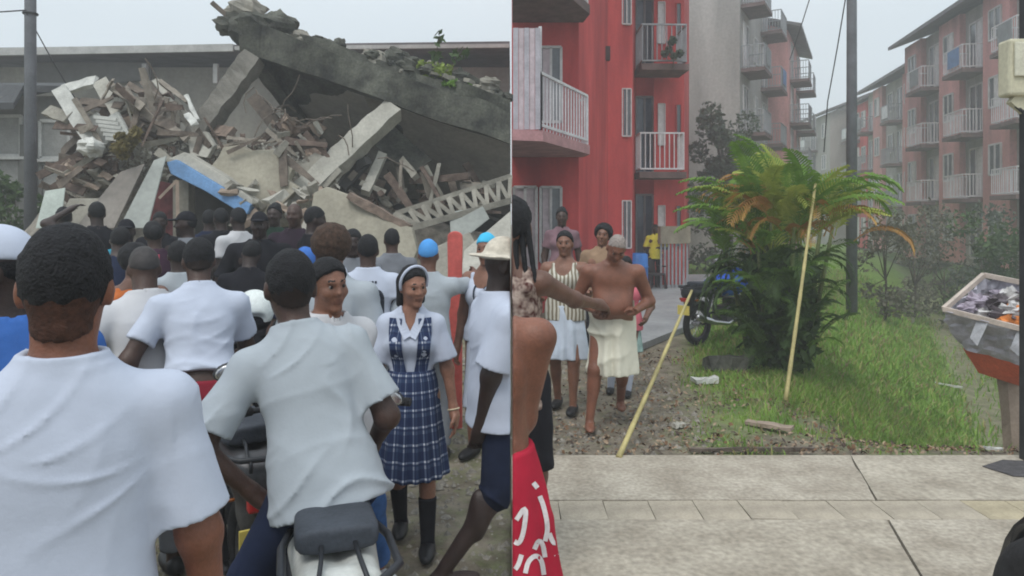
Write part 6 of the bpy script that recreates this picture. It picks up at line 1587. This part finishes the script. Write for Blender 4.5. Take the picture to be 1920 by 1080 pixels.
person('dark shirted man leaning forward behind the teal shirt', stand(212, 5.6), -25, 1.66, sk='deep', hair='short', lean=10, head=(12, 8, 4), clothes=BKc(C_NAVY), group=row, vox=.015)
person('person in plum top half hidden by the person with big dark hair', stand(290, 6.0), 30, 1.64, sk='dark', hair='tied', sex='f', head=(-20, 5, -6), clothes=BKc(cloth('plum_top', (.06, .03, .05), .3)), group=row, vox=.015)
person('dark capped man turned left before the door post', stand(352, 6.4), 70, 1.68, sk='deep', hair='cap', head=(10, 0, 0), clothes=BKc(C_GREY), group=row, vox=.015)
person('person in black with head bowed in front of the black uniform', stand(462, 5.4), -15, 1.58, sk='deep', hair='short', lean=8, head=(0, 20, 8), clothes=BKc(C_BLACK), group=row, vox=.015)
person('tall dark man turned right behind the bushy brown hair', stand(586, 6.3), -70, 1.74, sk='deep', hair='short', head=(-10, 4, 0), clothes=BKc(C_BLACK), group=row, vox=.015)

# ------------------------------------------------------------------ people, right
ss = [dict(k='skirt', m=cloth('red_print', (.38, .018, .04), .2), z0=-.42, z1=.10, w=(.176, .27), dep=.85, pleat=(.10, 6, 1.1), rip=.006, v=.008, name='red_wrap')]
sb_ = person('shirtless person in red wrap with white pattern at the left edge of the path', (-.105, 2.25, 0), 0, 1.74, sk='redd', hair='short', side=1, vox=.008, build=1.02, belly=.05, rh=(.08, .30, 1.04), relb=(.25, -1, 0), lh=(-.05, .46, 1.1), clothes=ss, rf=(.25, .02, .08))
base = Vector((0, 0, 0))
strokes = [[(968, 975), (988, 945), (982, 1000), (972, 1022), (962, 1012)], [(1012, 930), (1020, 950), (1028, 990), (1022, 1015)], [(985, 1075), (990, 1052), (1005, 1040), (1016, 1050), (1020, 1078)], [(1002, 1030), (1010, 1012), (1018, 1020), (1022, 1045)], [(1043, 1040), (1052, 1062), (1060, 1080)], [(1030, 1000), (1038, 1020), (1046, 1015)], [(962, 1072), (972, 1060), (978, 1040)], [(1000, 905), (1008, 915)]]
trees_ = BVHTree.FromPolygons([v.co + Vector(sb_['root'].location) for v in ss[0]['obj'].data.vertices], [tuple(p.vertices) for p in ss[0]['obj'].data.polygons])
for st in strokes:
    for _ in range(2): st = [st[0]] + [((a[0] * (1 - k_) + b2[0] * k_), (a[1] * (1 - k_) + b2[1] * k_)) for a, b2 in zip(st[:-1], st[1:]) for k_ in (.25, .75)] + [st[-1]]
    m = MB()
    for q in ribbon(st, 9, 5):
        vv = []
        for (px, py) in q:
            d_ = (at(px, py, 1.0) - Vector((0, 0, CH))).normalized(); h_ = trees_.ray_cast(Vector((0, 0, CH)), d_)
            if h_[0] is None: vv = None; break
            vv.append(h_[0] - d_ * .004 - Vector(sb_['root'].location))
        if vv: m.add(vv, [(0, 1, 2, 3)])
    if m.f: m.build('print', M_WINK, sb_['root'])
person('woman with braids and patterned top reaching out to the old man', (-.005, 3.30, 0), -14, 1.86, sex='f', build=.84, sk='brown', hair='braids', side=1, vox=.009, head=(-8, 2, 0), hs=1.15, rh=(.38, .58, 1.28), relb=(.5, -.2, -1), curl=.7,
       clothes=[dict(k='tank', m=M_PRINT, rip=.003, g=.012, v=.009, name='top'), PA(m=C_BLACK, up=.9)])
om = person('old bare chested man with grey hair holding a cream cloth round his waist', (.86, 5.92, 0), 184, 1.72, sk='redd', hair='grey', hairm=mat('hair_grey_thin', (.26, .22, .20), .75, .3, 60.0, .3, 160.0), belly=.12, build=1.10, lean=17, head=(10, 38, -8), face=True, vox=.009,
       rh=(.15, .24, 1.02), relb=(.7, -.8, .0), lh=(-.17, .24, 1.02), lelb=(-.6, -.8, .0), curl=1.3, rf=(.20, .18, .07), lf=(-.10, -.34, .12), lknee=(-.2, 1, 0),
       clothes=[dict(k='skirt', m=C_CREAM, z0=-.44, z1=.17, w=(.182, .20), dep=.72, pleat=(.16, 6, 2.0), rip=.012, v=.010, name='cloth_wrap', off=(.0, .10))])
person('woman in striped top and pale skirt walking beside the old man', (.50, 6.45, 0), 168, 1.68, sex='f', sk='mid', hair='tied', face=True, head=(4, 0, 0), vox=.010, build=1.05, lh=(-.28, .25, 1.12), rh=(.2, .22, 1.05), rf=(.09, -.10, .08), lf=(-.10, .12, .08),
       clothes=[dict(k='tank', m=M_STRIPE, rip=.003, hem=-.04, name='top'), dict(k='skirt', m=C_PALE, z0=-.40, z1=.10, w=(.16, .24), pleat=(.10, 9, .4), rip=.004), SH()])
person('person with dark curly hair looking over the old man shoulder', (1.05, 8.0, 0), 172, 1.74, sk='mid', hair='afro', face=True, vox=.012, clothes=BKc(C_TAN), head=(0, 0, -8))
person('person with a small head bun behind the striped top', (.68, 9.3, .22), 180, 1.74, sex='f', sk='dark', hair='bun', face=True, vox=.014, clothes=BKc(cloth('mauve', (.20, .12, .14), .3)))
person('child in pink shirt, white socks and black shoes behind the old man', (1.16, 7.0, 0), 176, 1.42, sex='f', sk='brown', hair='short', vox=.010, build=1.05, lf=(-.02, .05, .07), rf=(.16, -.05, .07), lh=(-.2, .15, .8),
       clothes=[T(m=C_PINK, rip=.003), dict(k='skirt', m=C_MINT, z0=-.36, z1=.1, w=(.15, .2)), dict(k='socks', m=W_TEE, to=.5), SH()])
person('far person in yellow top and black trousers beside the blue barrel', (at(1226, 500, 18.2).x, 18.0, .02), 170, 1.72, sk='dark', hair='short', vox=.018, clothes=BKc(C_YEL, C_BLACK, sl=.9), lh=(-.15, .25, 1.1), rh=(.15, .25, 1.1))

# ------------------------------------------------------------------ dusty, humid air
hz = MB(); hz.box((0, 48, 6.5), (170, 120, 18)); hzo = hz.build('haze', [], None); tag(hzo, 'pale dusty haze filling the whole street', 'haze', None, 'stuff')
hmat = bpy.data.materials.new('haze_air'); hmat.use_nodes = True; tt = hmat.node_tree; tt.nodes.clear()
pv = tt.nodes.new('ShaderNodeVolumePrincipled'); pv.inputs['Color'].default_value = (.93, .95, .97, 1); pv.inputs['Density'].default_value = .006; pv.inputs['Anisotropy'].default_value = .2
oo = tt.nodes.new('ShaderNodeOutputMaterial'); tt.links.new(pv.outputs[0], oo.inputs['Volume']); hzo.data.materials.append(hmat)
